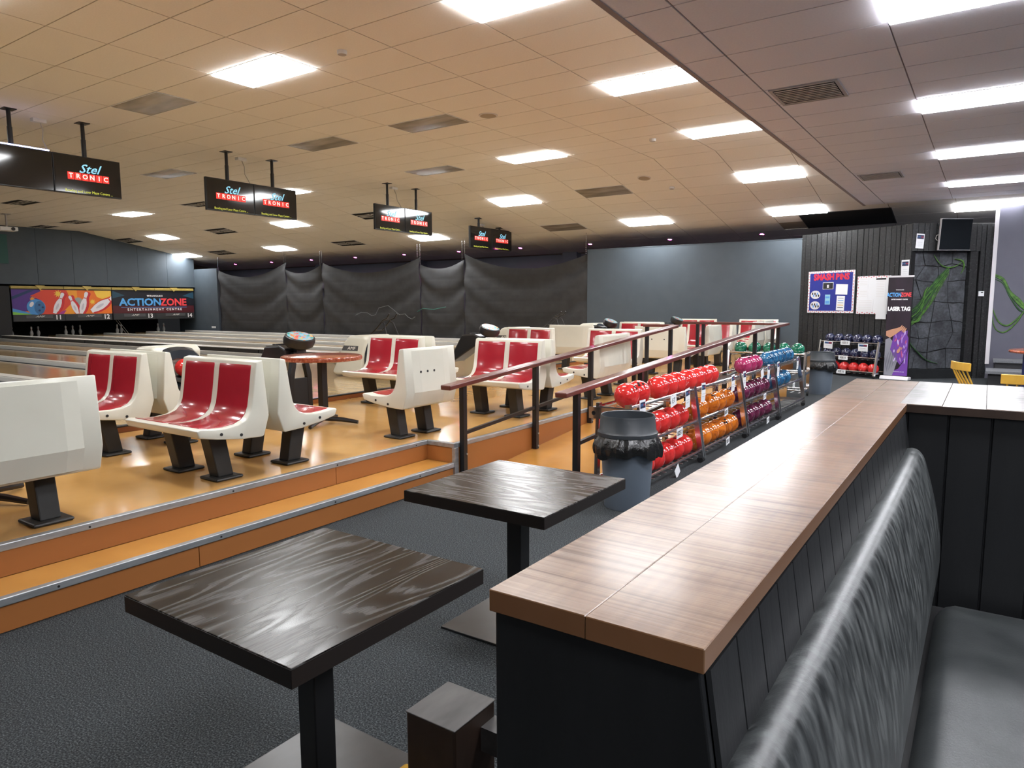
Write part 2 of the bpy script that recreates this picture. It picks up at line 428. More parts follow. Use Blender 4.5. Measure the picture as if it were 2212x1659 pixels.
def nosing(x0, x1, y0, y1, z):
    return MB().box(x0, x1, y0, y1, z-.036, z+.003).build('nosing', M['nosing'], plat, bevel=.004)
nosing(-4.125, -4.079, -7, 4.66, ZP); nosing(-3.815, -3.772, -7, 4.655, .171)
nosing(-4.10, -3.775, 4.645, 4.69, ZP); nosing(-3.815, -3.770, 4.69, 9.45, ZP)
MB().box(-3.80, -3.765, 4.648, 4.70, 0, ZP-.036).build('corner_angle', M['nosing'], plat, bevel=.003)
scr = MB().cyl((0,0,0),(.004,0,0),.006,8).mesh('screw', M['black'])
for k in range(9): obj('screw', scr, plat, loc=(-4.080, 4.5-.9*k, ZP-.02)); obj('screw', scr, plat, loc=(-3.773, 4.2-.9*k, .152))
# ramp
def rz(y): return max(0, min(ZP, (y-4.88)*.0802))
mb = MB(); x0, x1 = -3.778, -2.655
mb.prism([(4.88,0),(9.15,ZP),(11.85,ZP),(11.85,0)], x0, x1, 'x')
ramp_o = struct(mb.build('floor', M['ramp']))
MB().box(x0, x1, 9.14, 9.16, ZP-.001, ZP+.002).build('ramp_joint', M['riser'], ramp_o)
MB().prism([(4.88,-.001),(4.95,.0075),(4.95,.009),(4.88,.003)], x0, x1, 'x').build('ramp_nosing', M['nosing'], ramp_o)
# approach and its timber edge
ap = struct(MB().box(-11.4, -6.80, -7, 17.35, .1, .405).build('floor', M['approach']))
MB().box(-6.80, -6.775, -7, 17.35, .342, .393).build('edge_board', M['approach_edge'], ap)
MB().box(-6.84, -6.770, -7, 17.35, .393, .409).build('edge_nosing', M['gutter'], ap, bevel=.004)
MB().box(-11.44, -11.39, -7, 17.35, .405, .4075).build('foul_line', M['ink'], ap)
sub = struct(MB().box(-31.5, -11.4, -7, 17.4, .1, .30).build('floor', M['gutter']))
struct(MB().box(-31.5, -3.80, 17.4, 19.7, -.05, .0).build('floor', M['darkwall']))

# ---- lanes
XE = -28.9
def lane_pair(y0, idx, nums):
    g = 'bowling lanes'
    w = [.07,.24,1.06,.24,.18,.24,1.06,.24,.07]
    ys = [y0]
    for a in w: ys.append(ys[-1]+a)
    for s, (a, b), num in ((0,(2,3),nums[0]), (1,(6,7),nums[1])):
        t = thing('bowling_lane', '', 'lane', (-11.4, (ys[a]+ys[b])/2, .3), group=g)
        t['label'] = 'maple bowling lane, %s from the black sheet wall' % ORD[idx*2+(1-s)]
        L = XE+11.4
        MB().box(L, 0, -.53, .53, 0, .105).build('lane_bed', M['lane'], t)
        for sg in (-1, 1):
            pr = [(sg*.53,.002),(sg*.53,.09),(sg*.56,.05),(sg*.65,.03),(sg*.74,.05),(sg*.77,.09),(sg*.77,.002)]
            MB().prism(pr, L, 0, 'x').build('gutter', M['gutter'], t)
        MB().box(L, 0, .525, .535, .09, .110).build('lane_edge_strip', M['cap'], t)
        for k, dy in enumerate((-.36,-.24,-.12,0,.12,.24,.36)):
            MB().add([(-4.5-.9*(3-abs(k-3))*.3,dy-.015,.1056),(-4.65-.9*(3-abs(k-3))*.3,dy,.1056),(-4.5-.9*(3-abs(k-3))*.3,dy+.015,.1056)],[(0,1,2)]).build('aim_arrow', M['ink'], t)
    for (a, b, nm) in ((0,1,'side'),(4,5,'centre'),(8,9,'side')):
        yc = (ys[a]+ys[b])/2
        o = MB().box(XE, -11.4, ys[a]+.002, ys[b]-.002, .3, .455).box(XE, -11.4, ys[a]+.01, ys[b]-.01, .455, .475, 0).build('lane_divider', M['cap'], None, bevel=.008)
        tag(o, '%s division cap of the lanes, %s pair from the black sheets' % ({'side':'pale outer near' if a == 0 else 'pale outer far','centre':'pale centre'}[nm], ORD[idx]), 'lane divider', 'pale lane division caps')
lane_pair(13.85, 0, (13,14)); lane_pair(10.45, 1, (11,12)); lane_pair(6.25, 2, (None,None)); lane_pair(2.85, 3, (None,None))
# the dark walkway between lanes 10 and 11 with its row of cover boxes
t = thing('ball_track_cover', 'row of black ball track cover boxes with pale top edges between the lanes', 'track cover', (-11.4, 10.05, .3))
cb = MB().box(-1.13, 0, -.16, .16, 0, .24).mesh('cover_box', M['gutter'], bevel=.01)
ct = MB().box(-1.13, 0, -.165, .165, .24, .25).mesh('cover_top', M['cap'])
for k in range(14):
    b_ = obj('cover_box', cb, t, loc=(-1.165*k, 0, 0)); obj('cover_top', ct, b_)
MB().box(-17.4, 0, -.38, -.20, 0, .11).box(-17.4, 0, .20, .38, 0, .11).build('walk_board', M['lane'], t)

# ---- pin end wall
wl = struct(MB().box(XW-.25, XW-.02, -7, 17.4, 2.25, 4.35).build('wall_left', M['hole']))
pm = MB().box(0, .02, 0, 1.192, 0, 2.07).mesh('wall_panel', M['slate'])
for k in range(13):
    yk = 17.4-1.2*(k+1)
    if yk > YC-.2:
        zt = zs(yk+1.192)-2.25; zt0 = zs(yk)-2.25
        MB().prism([(0,0),(1.192,0),(1.192,zt),(0,min(zt0,2.04))], 0, .02, 'x').build('wall_panel', M['slate'], wl).location = (XW-.02, yk, 2.25)
    else:
        MB().box(0, .02, 0, 1.192, 0, 2.04).build('wall_panel', M['slate'], wl).location = (XW-.02, yk, 2.25)
struct(MB().box(-31.5, -31.4, -7, 17.4, .1, 2.3).box(-31.4, XW, -7, 17.4, 2.24, 2.3).build('wall_left', M['hole']))
o = struct(MB().box(XW-.6, XW+.1, 9.66, 10.42, .3, 2.22).build('wall_left', M['black']))
# ---- partition side (y = 17.4)
pw = struct(MB().box(-9.30, -3.66, YW, YW+.12, 0, 3.02).build('wall_back', M['slate']))
MB().box(-9.30, -3.66, YW-.01, YW+.13, 3.02, 3.035).build('wall_cap', M['slate'], pw)
pw2 = struct(MB().box(-29.6, -26.66, YW-.02, YW+.10, .1, 3.06).build('wall_back', M['slate']))
MB().box(-27.2, -26.9, YW-.025, YW-.02, .58, .66).build('wall_socket', M['white_frame'], pw2)
bk = struct(MB().box(-31.5, 6.5, 19.6, 19.7, 0, 4).build('wall_back', M['slate2']))
for x in (-22.8, -17.6, -11.2): MB().box(x, x+.5, 19.3, 19.6, 2.2, 3.3).build('wall_pier', M['slate2'], bk)
# outer shell out of view
struct(MB().box(6.5, 6.6, -7, 19.7, 0, 4.6).build('wall_right', M['slate2']))
struct(MB().box(-31.5, 6.5, -7.1, -7, 0, 4.6).build('wall_front', M['slate']))

# ---- ceilings
cam = SC.camera; CM = cam.matrix_world.inverted()
def inview(p, m=.06):
    c = CM @ Vector(p)
    if c.z > -.1: return False
    u = c.x/-c.z*1509.2/1106; v = c.y/-c.z*1509.2/829.5
    return abs(u) < 1+m and abs(v) < 1+m
tile = MB().box(-.594, .594, -.2905, .2905, 0, .012).mesh('ceiling_tile', M['tile'])
tileS = MB().box(-.594, .594, -.295, .295, 0, .012).mesh('ceiling_tile', M['tile'])
tileL = MB().box(-.594, .594, -.2905, .2905, 0, .012).mesh('ceiling_tile', M['tile_low'])
tileC = MB().box(-.19, .19, -.2905, .2905, 0, .012).mesh('ceiling_tile', M['tile_low'])
def X(j): return -2.5-1.2*j
def Yf(k): return 5.203+TP*(k+.5)
def Ysl(m): return YC+TP*(m+.5)
FX = {}     # (j,k) -> kind ; slope rows are stored as ('s',j,m)
for j, k, kd in [(1,0,'lit'),(4,0,'lit'),(6,0,'dead'),
                 (1,5,'lit'),(4,5,'dead'),(6,5,'dead'),(10,5,'dead'),(16,5,'vent'),
                 (1,10,'lit'),(4,10,'lit'),(6,10,'dead'),(10,10,'lit'),(13,10,'vent'),(16,10,'lit'),(19,10,'vent'),(21,10,'vent'),
                 (4,-5,'lit'),(10,-5,'lit'),(1,-5,'lit'),(4,-10,'lit'),(10,-10,'lit'),(16,-5,'lit')]:  # unseen rows behind, added to light the room from out of view
    FX[(j,k)] = kd
for j, m, kd in [(1,2,'lit'),(4,2,'dead'),(6,2,'lit'),(10,2,'vent'),(13,2,'lit'),(16,2,'vent'),(19,2,'lit'),(21,2,'vent'),
                 (1,6,'lit'),(4,6,'lit'),(6,6,'dead'),(10,6,'lit'),(13,6,'vent'),(16,6,'lit'),(19,6,'vent'),(21,6,'lit')]:
    FX[('s',j,m)] = kd
HOLES = {('s',0,8),('s',1,8),('s',0,7)}
ceil_o = struct(MB().box(-31.5, -1.6, -7, YC, ZU+.010, ZU+.06).build('ceiling', M['grid']))
sl_o = struct(MB().prism([(YC,ZU+.010),(19.7,zs(19.7)+.010),(19.7,zs(19.7)+.06),(YC,ZU+.06)], -31.5, 6.5, 'x').build('ceiling', M['grid']))
cand = []; far = MB()
for j in range(0, 23):
    for k in range(-15, 13):
        if (j,k) in FX: continue
        p = (X(j), Yf(k), ZU)
        if inview(p): cand.append((math.dist(p,(0,0,1.55)), p))
        else: far.box(p[0]-.594, p[0]+.594, p[1]-.2905, p[1]+.2905, ZU, ZU+.012)
cand.sort()
for i, (d, p) in enumerate(cand):
    if i < 290: obj('ceiling_tile', tile, ceil_o, loc=p)
    else: far.box(p[0]-.594, p[0]+.594, p[1]-.2905, p[1]+.2905, ZU, ZU+.012)
fo = far.build('far_ceiling_tiles', M['tile'], ceil_o, fix=False); fo['kind'] = 'stuff'
cand = []
for j in range(-4, 23):
    for m in range(0, 11):
        if ('s',j,m) in FX or ('s',j,m) in HOLES: continue
        if j < 0 and m < 6: continue
        if (j,m) == (-2,7): continue
        p = (X(j), Ysl(m), zs(Ysl(m)))
        if inview(p): cand.append((math.dist(p,(0,0,1.55)), p))
cand.sort()
for d, p in cand[:290]: obj('ceiling_tile', tileS, sl_o, loc=p, rot=(SANG,0,0))
# low soffit
lo = struct(MB().box(XL, 6.5, -7, 16.8, ZL+.010, ZL+.06).build('ceiling', M['grid_low']))
MB().box(XL-.012, XL, -7, 16.8, ZL-.002, ZU).build('soffit_face', M['tile'], lo)
MB().box(XL-.014, XL+.03, -7, 16.78, ZL-.008, ZL+.004).build('soffit_trim', M['grid_low'], lo)
def XLo(c): return -1.35+1.2*c
def YLo(k): return 8.42+TP*(k+.5)
LOW = {(3,-15),(3,-20),(1,-5),(1,0),(1,5),(1,10),(3,-5),(3,0),(3,5),(3,10),(1,-10),(3,-10)}  # right column and nearest left panel are out of view, added for light
ACV = {}
far = MB()
for k in range(-24, 14):
    for c in range(0, 6):
        if (c,k) in LOW: continue
        p = (XLo(c), YLo(k), ZL)
        if inview(p): obj('ceiling_tile', tileL, lo, loc=p)
        else: far.box(p[0]-.594, p[0]+.594, p[1]-.2905, p[1]+.2905, ZL, ZL+.012)
    p = (-2.15, YLo(k), ZL)
    if inview(p): obj('ceiling_tile', tileC, lo, loc=p)
fo = far.build('far_ceiling_tiles', M['tile_low'], lo, fix=False); fo['kind'] = 'stuff'
# dark opening in the slope above the charred wall
hp = thing('ceiling_opening', 'black open ceiling panel above the charred timber wall', 'ceiling opening', (X(0)-.3, Ysl(7.5), zs(Ysl(7.5))))
hp.rotation_euler = (SANG, 0, 0)
MB().box(-.92, .92, -.58, .58, -.006, .004).build('opening', M['hole'], hp)
MB().box(-.94, -.92, -.6, .6, -.01, .02).box(.92, .94, -.6, .6, -.01, .02).box(-.94, .94, -.6, -.58, -.01, .02).build('frame', M['black'], hp)

# ---- ceiling fixtures
fr_m = MB().box(-.6,.6,-.3,-.287,-.006,.006).box(-.6,.6,.287,.3,-.006,.006).box(-.6,-.587,-.287,.287,-.006,.006).box(.587,.6,-.287,.287,-.006,.006).mesh('frame', M['white_frame'])
df_m = MB().box(-.587,.587,-.287,.287,-.022,.004).mesh('diffuser', M['panel'])
dfl_m = MB().box(-.587,.587,-.287,.287,-.022,.004).mesh('diffuser', M['panel_low'])
dd_m = MB().grid(lambda a,b: (-.587+1.174*a, -.287+.574*b, -.004-.010*math.sin(math.pi*a)*math.sin(math.pi*b)), 8, 4).mesh('diffuser', M['dead'])
vb_m = MB().box(-.585,.585,-.285,.285,.002,.008).mesh('duct', M['hole'])
vs_m = MB().box(-.56,.56,-.016,.016,-.006,.002).mesh('slat', M['vent_white'])
vd_m = MB().box(-.012,.012,-.27,.27,-.008,.002).mesh('divider', M['black'])
rows = {}
for key, kd in FX.items():
    s = key[0] == 's'
    j, k = (key[1], key[2]) if s else key
    y = Ysl(k) if s else Yf(k)
    rows.setdefault((kd, round(y,2)), []).append((j, s, k, y))
allrows = sorted({r[1] for r in rows})
ROWN = {y: n for y, n in zip(allrows, ['unseen added row farthest behind','unseen added row behind','nearest row','second row','third row','fourth row','farthest row'])}
for (kd, yr), L in rows.items():
    L.sort()
    for i, (j, s, k, y) in enumerate(L):
        nm, lab, cat, grp = {'lit':('ceiling_light','lit white LED ceiling panel','ceiling light','lit LED panels in the beige ceiling'),
              'dead':('unlit_ceiling_light','unlit grey ceiling light panel','ceiling light','unlit panels in the beige ceiling'),
              'vent':('ceiling_vent','dark slotted ceiling vent','vent','slotted vents in the beige ceiling')}[kd]
        t = thing(nm, '%s, %s from the soffit in the %s' % (lab, ORD[i], ROWN[yr]), cat, (X(j), y, zs(y)), group=grp)
        if s: t.rotation_euler = (SANG, 0, 0)
        obj('frame', fr_m, t)
        if kd == 'lit': obj('diffuser', df_m, t)
        elif kd == 'dead': obj('diffuser', dd_m, t)
        else:
            obj('duct', vb_m, t)
            for yy in (-.10, .0, .10): obj('slat', vs_m, t, loc=(0, yy, 0))
            obj('divider', vd_m, t)
cn_ = {}
for (c, k) in sorted(LOW):
    n = cn_[c] = cn_.get(c, -1)+1
    t = thing('ceiling_light', 'lit white panel in the grey soffit, %s along %s' % (ORD[n], 'its left column' if c == 1 else 'its added unseen right column'), 'ceiling light', (XLo(c), YLo(k), ZL), group='lit panels in the grey soffit')
    obj('frame', fr_m, t); obj('diffuser', dfl_m, t)
t = thing('ceiling_light', 'lit white panel on the slope just above the wall mounted black screen', 'ceiling light', (-.15, Ysl(7), zs(Ysl(7))), group='lit panels in the grey soffit')
t.rotation_euler = (SANG, 0, 0); obj('frame', fr_m, t); obj('diffuser', dfl_m, t)
# louvred air diffusers in the soffit
def air_diffuser(x, y, lab):
    t = thing('air_diffuser', lab, 'vent', (x, y, ZL), group='louvred air diffusers in the soffit')
    MB().box(-.3,.3,-.3,.3,-.002,.004).build('back', M['hole'], t)
    lv = MB().box(-.27,.27,-.012,.012,-.016,-.012).mesh('louvre', M['vent_white'])
    for i in range(9): obj('louvre', lv, t, loc=(0,-.24+.06*i,0))
    MB().box(-.31,.31,-.31,-.28,-.012,.002).box(-.31,.31,.28,.31,-.012,.002).box(-.31,-.28,-.28,.28,-.012,.002).box(.28,.31,-.28,.28,-.012,.002).build('frame', M['vent'], t)
air_diffuser(-1.60, 7.55, 'grey louvred air diffuser in the soffit nearest the camera')
air_diffuser(-1.60, 13.05, 'grey louvred air diffuser in the soffit nearer the charred wall')
# round speakers, detectors
def disc(name, lab, cat, x, y, r, h, mats, group=None):
    t = thing(name, lab, cat, (x, y, zs(y)), group=group)
    if y > YC: t.rotation_euler = (SANG, 0, 0)
    MB().lathe([(r*.96,-h),(r,-h*.6),(r,0)], 28, (0,0,0)).build('housing', mats[0], t, smooth=True)
    MB().lathe([(r*.84,-h-.002),(r*.84,-h)], 28).build('grille', mats[1], t)
spk = [(-6.26, 8.60, 'round flush ceiling speaker beside the unlit panel in the second row'), (-6.09, 13.84, 'round flush ceiling speaker in the fourth row of tiles')]
for x, y, l in spk: disc('ceiling_speaker', l, 'speaker', x, y, .14, .012, (M['vent_white'], M['grid']), 'round ceiling speakers')
for x, y, l in [(-6.02, 5.57, 'small white smoke detector nearest the camera'), (-4.87, 11.39, 'small white detector between two soffit side panels'), (-5.76, 14.54, 'small white detector near the pink spotlights')]:
    disc('smoke_detector', l, 'smoke detector', x, y, .055, .04, (M['white_frame'], M['vent']), 'white ceiling detectors')
# pink spotlights behind the partition
ring = MB().lathe([(.075,0),(.075,-.012),(.055,-.016),(.055,-.004)], 20, cap=False).mesh('trim_ring', M['vent'])
lens = MB().lathe([(.054,-.006),(.054,-.002)], 20).mesh('lens', M['pink'])
for i in range(10):
    x = -26.97+2.452*i; y = 18.5
    t = thing('pink_spotlight', 'pink ceiling spotlight above the partition, %s from the pin end' % ORD[i], 'spotlight', (x, y, zs(y)), group='pink spotlights in a line')
    t.rotation_euler = (SANG, 0, 0)
    obj('trim_ring', ring, t); obj('lens', lens, t)

# ================================================================== FURNITURE
def frame_mat(o, xdir, zoff=0):
    x = Vector((*xdir, 0)).normalized(); y = Vector((0,0,1)); z = x.cross(y)
    return Matrix(((x.x,y.x,z.x,o[0]),(x.y,y.y,z.y,o[1]),(x.z,y.z,z.z,o[2]),(0,0,0,1)))
def wthing(name, label, cat, o, xdir, group=None):
    t = thing(name, label, cat, group=group); t.matrix_world = frame_mat(o, xdir); return t

# ---- moulded seat units
PROF = [(.125,.815),(.138,.75),(.160,.60),(.178,.505),(.200,.455),(.235,.42),(.29,.398),(.38,.388),(.48,.392),(.565,.405)]
def seat_meshes(W):
    out = {}
    body = [(.085,.295),(.040,.43),(.075,.825)] + PROF + [(.595,.395),(.575,.345),(.45,.318),(.25,.292),(.10,.285)]
    out['shell'] = MB().prism([(-f,z) for f,z in body], -W/2, W/2, 'x').mesh('shell', M['cream'], bevel=.016, seg=3, smooth=True, angle=24)
    n = 2 if W > .8 else 1
    pw = .365 if n == 2 else .52
    pad = []
    P = [PROF[0][0:2]] + PROF[1:]
    P = [(.1285,.79)] + PROF[1:-1] + [(.545,.402)]
    q = []; fs = []
    nn = []
    for i, (f,z) in enumerate(P):
        a = P[max(i-1,0)]; b = P[min(i+1,len(P)-1)]
        t = Vector((b[0]-a[0], b[1]-a[1])).normalized(); nn.append((-t.y, t.x) if -t.y > 0 or t.x > 0 else (t.y,-t.x))
    for sgn, off in ((0,.0045),(1,-.004)):
        for (f,z), (nx,nz) in zip(P, nn):
            for xx in (-pw/2, pw/2):
                q.append((xx, -(f+nx*off), z+nz*off))
    m = len(P)
    for i in range(m-1):
        fs.append((2*i,2*i+1,2*i+3,2*i+2)); a = 2*m
        fs.append((a+2*i+1,a+2*i,a+2*i+2,a+2*i+3))
        fs.append((2*i,2*i+2,a+2*i+2,a+2*i)); fs.append((2*i+1,a+2*i+1,a+2*i+3,2*i+3))
    fs.append((0,2*m,2*m+1,1)); fs.append((2*m-2,2*m-1,4*m-1,4*m-2))
    out['pad'] = MB().add(q, fs).mesh('red_pad', M['red_pad'], smooth=True, bevel=.0025, seg=2, angle=60)
    out['pads'] = [0] if n == 1 else [-.215, .215]
    h1, h2 = W/2-.10, W/2-.19
    def bk(z): return -(.040+(.035)*(z-.43)/.395) if z > .43 else -(.085-.045*(z-.295)/.135)
    zz = (.305,.43,.80); q = []
    for z in zz: q += [(-h1, bk(z)+.001, z), (-h2, bk(z)+.014, z), (h2, bk(z)+.014, z), (h1, bk(z)+.001, z)]
    fs = [(4*r+k, 4*r+k+1, 4*r+k+5, 4*r+k+4) for r in (0,1) for k in (0,1,2)] + [(8,9,10,11),(3,2,1,0)]
    out['back'] = MB().add(q, fs).mesh('back_panel', M['cream'])
    return out
SEAT2 = seat_meshes(.90); SEAT1 = seat_meshes(.70)
legm = MB().prism([(-.235,.02),(-.355,.02),(-.42,.335),(-.29,.335)], -.055, .055, 'x').mesh('leg', M['leg'], bevel=.008)
footm = MB().box(-.105,.105,-.40,-.19,0,.022).mesh('foot_plate', M['leg'], bevel=.014)
boltm = MB().cyl((0,0,0),(.006,0,0),.011,10).mesh('bolt', M['black'])
holem = MB().cyl((0,0,0),(0,.004,0),.011,10).mesh('screw_hole', M['black'])
def seat(x, y, rz, label, narrow=False, z=ZP, holes=()):
    S = SEAT1 if narrow else SEAT2
    t = thing('moulded_seat', label, 'seat', (x, y, z), rz, group='cream and red moulded bowling seats')
    obj('shell', S['shell'], t)
    for px in S['pads']: obj('red_pad', S['pad'], t, loc=(px,0,0))
    bp = obj('back_panel', S['back'], t)
    for lx in ((-.235,.235) if not narrow else (-.182,.182)):
        l = obj('leg', legm, t, loc=(lx,0,0)); obj('foot_plate', footm, l)
    for hx in holes: obj('screw_hole', holem, bp, loc=(hx, -.043, .61))
    W = .35 if narrow else .45
    for by, bz in ((-.42,.35),(-.27,.325)):
        obj('bolt', boltm, t, loc=(W-.003, by, bz)); obj('bolt', boltm, t, loc=(-W-.003, by, bz))
    return t
P2 = math.pi
# facing -Y: rz=0 ; facing +Y: rz=pi ; facing -X: rz=-pi/2
seat(-4.63, 3.12, 0, 'double red and cream seat facing left, nearest the steps in front')
seat(-4.64, 3.12, P2, 'double seat back to back with the front red seat, side towards the camera')
seat(-6.10, 3.10, 0, 'double red seat one place behind the front red seat, half hidden by a cream back')
seat(-6.07, 3.08, P2, 'cream seat back beside the ball return holding a red ball')
seat(-4.03, 1.45, -P2/2, 'cream seat back cut off by the left edge of the picture')
seat(-4.11, 4.82, -P2/2, 'narrow single cream seat turned away, with three holes, by the step corner', narrow=True, holes=(-.02,.07,.16))
seat(-4.39, 6.50, 0, 'double red seat seen behind the start of the left handrail')
seat(-4.38, 6.47, P2, 'cream seat back to back with the red seat behind the left handrail')
seat(-6.03, 6.42, 0, 'double red seat in front of the cream ball return, by the round red table')
seat(-6.03, 6.40, P2, 'cream seat back to back with the one beside the round red table')
seat(-3.86, 8.12, -P2/2, 'cream seat turned away under the middle of the left handrail')
seat(-6.20, 9.75, 0, 'double red seat behind the left handrail, top half showing before the black sheet')
seat(-4.73, 9.85, 0, 'double red seat mostly hidden by the turned away cream seat')
seat(-6.25, 11.0, P2, 'plain cream double seat back standing before the black sheet')
seat(-4.55, 11.0, P2, 'cream seat back with two dark holes at the end of the left handrail', holes=(-.10,.12))
seat(-6.00, 13.65, 0, 'double red seat in front of the slate wall beside the white topped console')
seat(-4.55, 13.75, 0, 'double red seat behind the cross handrail at the ramp top')
seat(-4.55, 13.75, P2, 'cream seat back to back with the red seat behind the cross handrail')
seat(-6.00, 13.65, P2, 'cream seat back to back with the red seat by the white topped console')
seat(-5.95, 17.08, 0, 'double red seat against the slate wall, left one of the two')
seat(-4.50, 17.08, 0, 'double red seat against the slate wall, right one of the two')
seat(-3.92, 15.15, -P2/2, 'pale single seat turned away in front of the wall seat, nearer one', narrow=True)
seat(-3.92, 15.95, -P2/2, 'pale single seat turned away in front of the wall seat, farther one', narrow=True)
seat(-3.95, 12.35, -P2/2, 'cream seat turned sideways between the cross handrail posts', narrow=True)

# ---- handrails
def handrail(name, label, x, pts, posts, lower=True, xw=.105, axis='y', ybase=rz):
    t = thing(name, label, 'handrail', (0,0,0))
    mb = MB()
    for (a, za), (b, zb) in zip(pts[:-1], pts[1:]):
        pa, pb = ((x,a,za),(x,b,zb)) if axis == 'y' else ((a,x,za),(b,x,zb))
        MB().bar(pa, pb, xw, .042).build('rail_cap', M['rail_wood'], t, bevel=.008)
    def zr(a):
        for (p, zp), (q, zq) in zip(pts[:-1], pts[1:]):
            if min(p,q)-1e-6 <= a <= max(p,q)+1e-6: return zp+(zq-zp)*(a-p)/(q-p)
        return pts[-1][1]
    for a in posts:
        px, py = (x, a) if axis == 'y' else (a, x)
        MB().box(px-.024, px+.024, py-.024, py+.024, ybase(py)+.002, zr(a)-.02).build('post', M['blackmetal'], t)
    if lower:
        pr = sorted(posts)
        a, b = pr[0], pr[-1]
        pa, pb = ((x,a,zr(a)-.44),(x,b,zr(b)-.44)) if axis == 'y' else ((a,x,zr(a)-.44),(b,x,zr(b)-.44))
        MB().bar(pa, pb, .03, .03).build('lower_bar', M['blackmetal'], t)
    return t
XRL, XRR = -3.742, -2.705
handrail('ramp_handrail', 'red timber ramp handrail on black posts along the seating platform', XRL, [(4.50,.850),(9.70,1.222)], [4.74,5.92,7.10,8.30,9.52])
handrail('ramp_handrail', 'red timber ramp handrail on black posts beside the ball racks', XRR, [(4.64,.845),(10.15,1.165),(11.75,1.210)], [4.90,6.15,7.40,8.72,10.05,11.35])
handrail('return_handrail', 'short red timber rail turning left at the end of the left ramp handrail', 9.75, [(-3.80,1.224),(-4.25,1.224)], [-4.20], lower=False, axis='x', ybase=lambda y: ZP)
handrail('cross_handrail', 'red timber rail crossing the top of the ramp', 11.80, [(-2.65,1.211),(-4.42,1.211)], [-2.90,-4.05,-4.15], axis='x', ybase=lambda y: ZP, lower=False)
bl = MB().cyl((0,0,0),(.008,0,0),.009,8).mesh('bolt', M['steel'])
rt = bpy.data.objects['ramp_handrail']
for a in (4.74,5.92,7.10): obj('bolt', bl, rt, loc=(XRL+.024, a+.012, ZP-.10)); 
for a in (5.92,7.10): obj('bolt', bl, rt, loc=(XRL+.024, a+.012, ZP-.10-.16*(7.5-a)/2))

# ---- dark square tables on the carpet
def sq_table(x, y, s, label, rot=0):
    t = thing('square_table', label, 'table', (x, y, 0), rot, group='dark square pedestal tables')
    MB().box(-s/2, s/2, -s/2, s/2, .638, .690).build('table_top', [M['espresso']], t, bevel=.0025)
    e = MB()
    h = s/2+.0012
    for a in range(4):
        c, n_ = math.cos(a*P2/2), math.sin(a*P2/2)
        pts = [(-s/2,h),(s/2,h),(s/2,h-.004),(-s/2,h-.004)]
        e.prism([(px*c-py*n_, px*n_+py*c) for px, py in pts], .638, .687, 'z')
    e.build('edge_band', M['edge_black'], t)
    MB().box(-.04,.04,-.04,.04,.012,.638).build('pedestal', M['blackmetal'], t, bevel=.004)
    MB().box(-.18,.18,-.18,.18,.628,.638).build('top_bracket', M['blackmetal'], t)
    MB().box(-.27,.27,-.27,.27,0,.012).build('base_plate', M['base_plate'], t, bevel=.003)
sq_table(-1.703, 1.385, .765, 'dark oak square table nearest the camera')
sq_table(-1.822, 2.725, .765, 'dark oak square table farther back beside the grey bin', R(90))

# ---- booth: counter, partition, cushions
tc = thing('booth_partition', 'black boarded booth partition under the timber counter top', 'partition', (0,0,0))
XB = -.556
prof = [(XB,0),(XB,1.118),(-.262,1.118),(-.14,.30),(-.14,0)]
MB().prism(prof, .785, 3.17, 'y').build('core', M['board_black'], tc)
MB().prism([(XB+.0,0),(XB+.0,1.12),(-.258,1.12),(-.135,.30),(-.135,0)], .772, .785, 'y').build('end_panel', M['board_black'], tc, bevel=.003)
d_ = Vector((.122,0,-.818)).normalized()
bdm = MB().prism([(0,0),(.006,.002),(.006,.1035),(0,.1055)], 0, .86, 'z').mesh('bead_board', M['board_black'])
ang = math.atan2(.122, .818)
for k in range(22):
    y0 = .786+.1065*k
    if y0+.102 > 3.165: break
    o = obj('bead_board', bdm, tc, loc=(-.262+.006, y0, 1.112)); o.rotation_euler = (0, P2-ang, 0); o.scale = (-1,1,1)
# cross partition
MB().box(XB, 2.2, 3.185, 4.03, 0, 1.118).build('core', M['board_black'], tc)
cbm = MB().prism([(0,0),(.004,-.009),(.134,-.009),(.138,0)], .02, 1.112, 'z').mesh('cross_board', M['board_black'])
for k in range(18): obj('cross_board', cbm, tc, loc=(-.245+.1405*k, 3.185, 0))
ct_ = thing('counter_top', 'thick rough sawn timber counter top running away and turning right', 'counter', (0,0,0))
zc0, zc1 = 1.118, 1.150
def plank(x0, x1, y0, y1, m, dz=0):
    mb = MB().box(x0, x1, y0, y1, zc0, zc1+dz); mb.mi = [1,0,1,1,1,1]
    mb.build('plank', [m, M['counter_edge']], ct_, bevel=.0012, seg=1)
plank(-.561, -.4076, .764, 3.225, M['counter']); plank(-.4072, -.2500, .7635, 3.165, M['counter'], -.0004)
xs = [-.566,-.415,-.275,-.13,.012,.155,.30,.445,.59,.735,.88,1.03]
for i in range(len(xs)-1):
    y0 = 3.228 if i == 0 else 3.168
    plank(xs[i]+.0007, xs[i+1]-.0007, y0, 4.09, M['counter_x'] if i < 2 else M['counter_grey'], random.uniform(-.0015,.0005))
MB().box(-.25, 1.2, 3.160, 3.167, zc0-.002, zc1-.003).build('edge_strip', M['post_wood'], ct_)
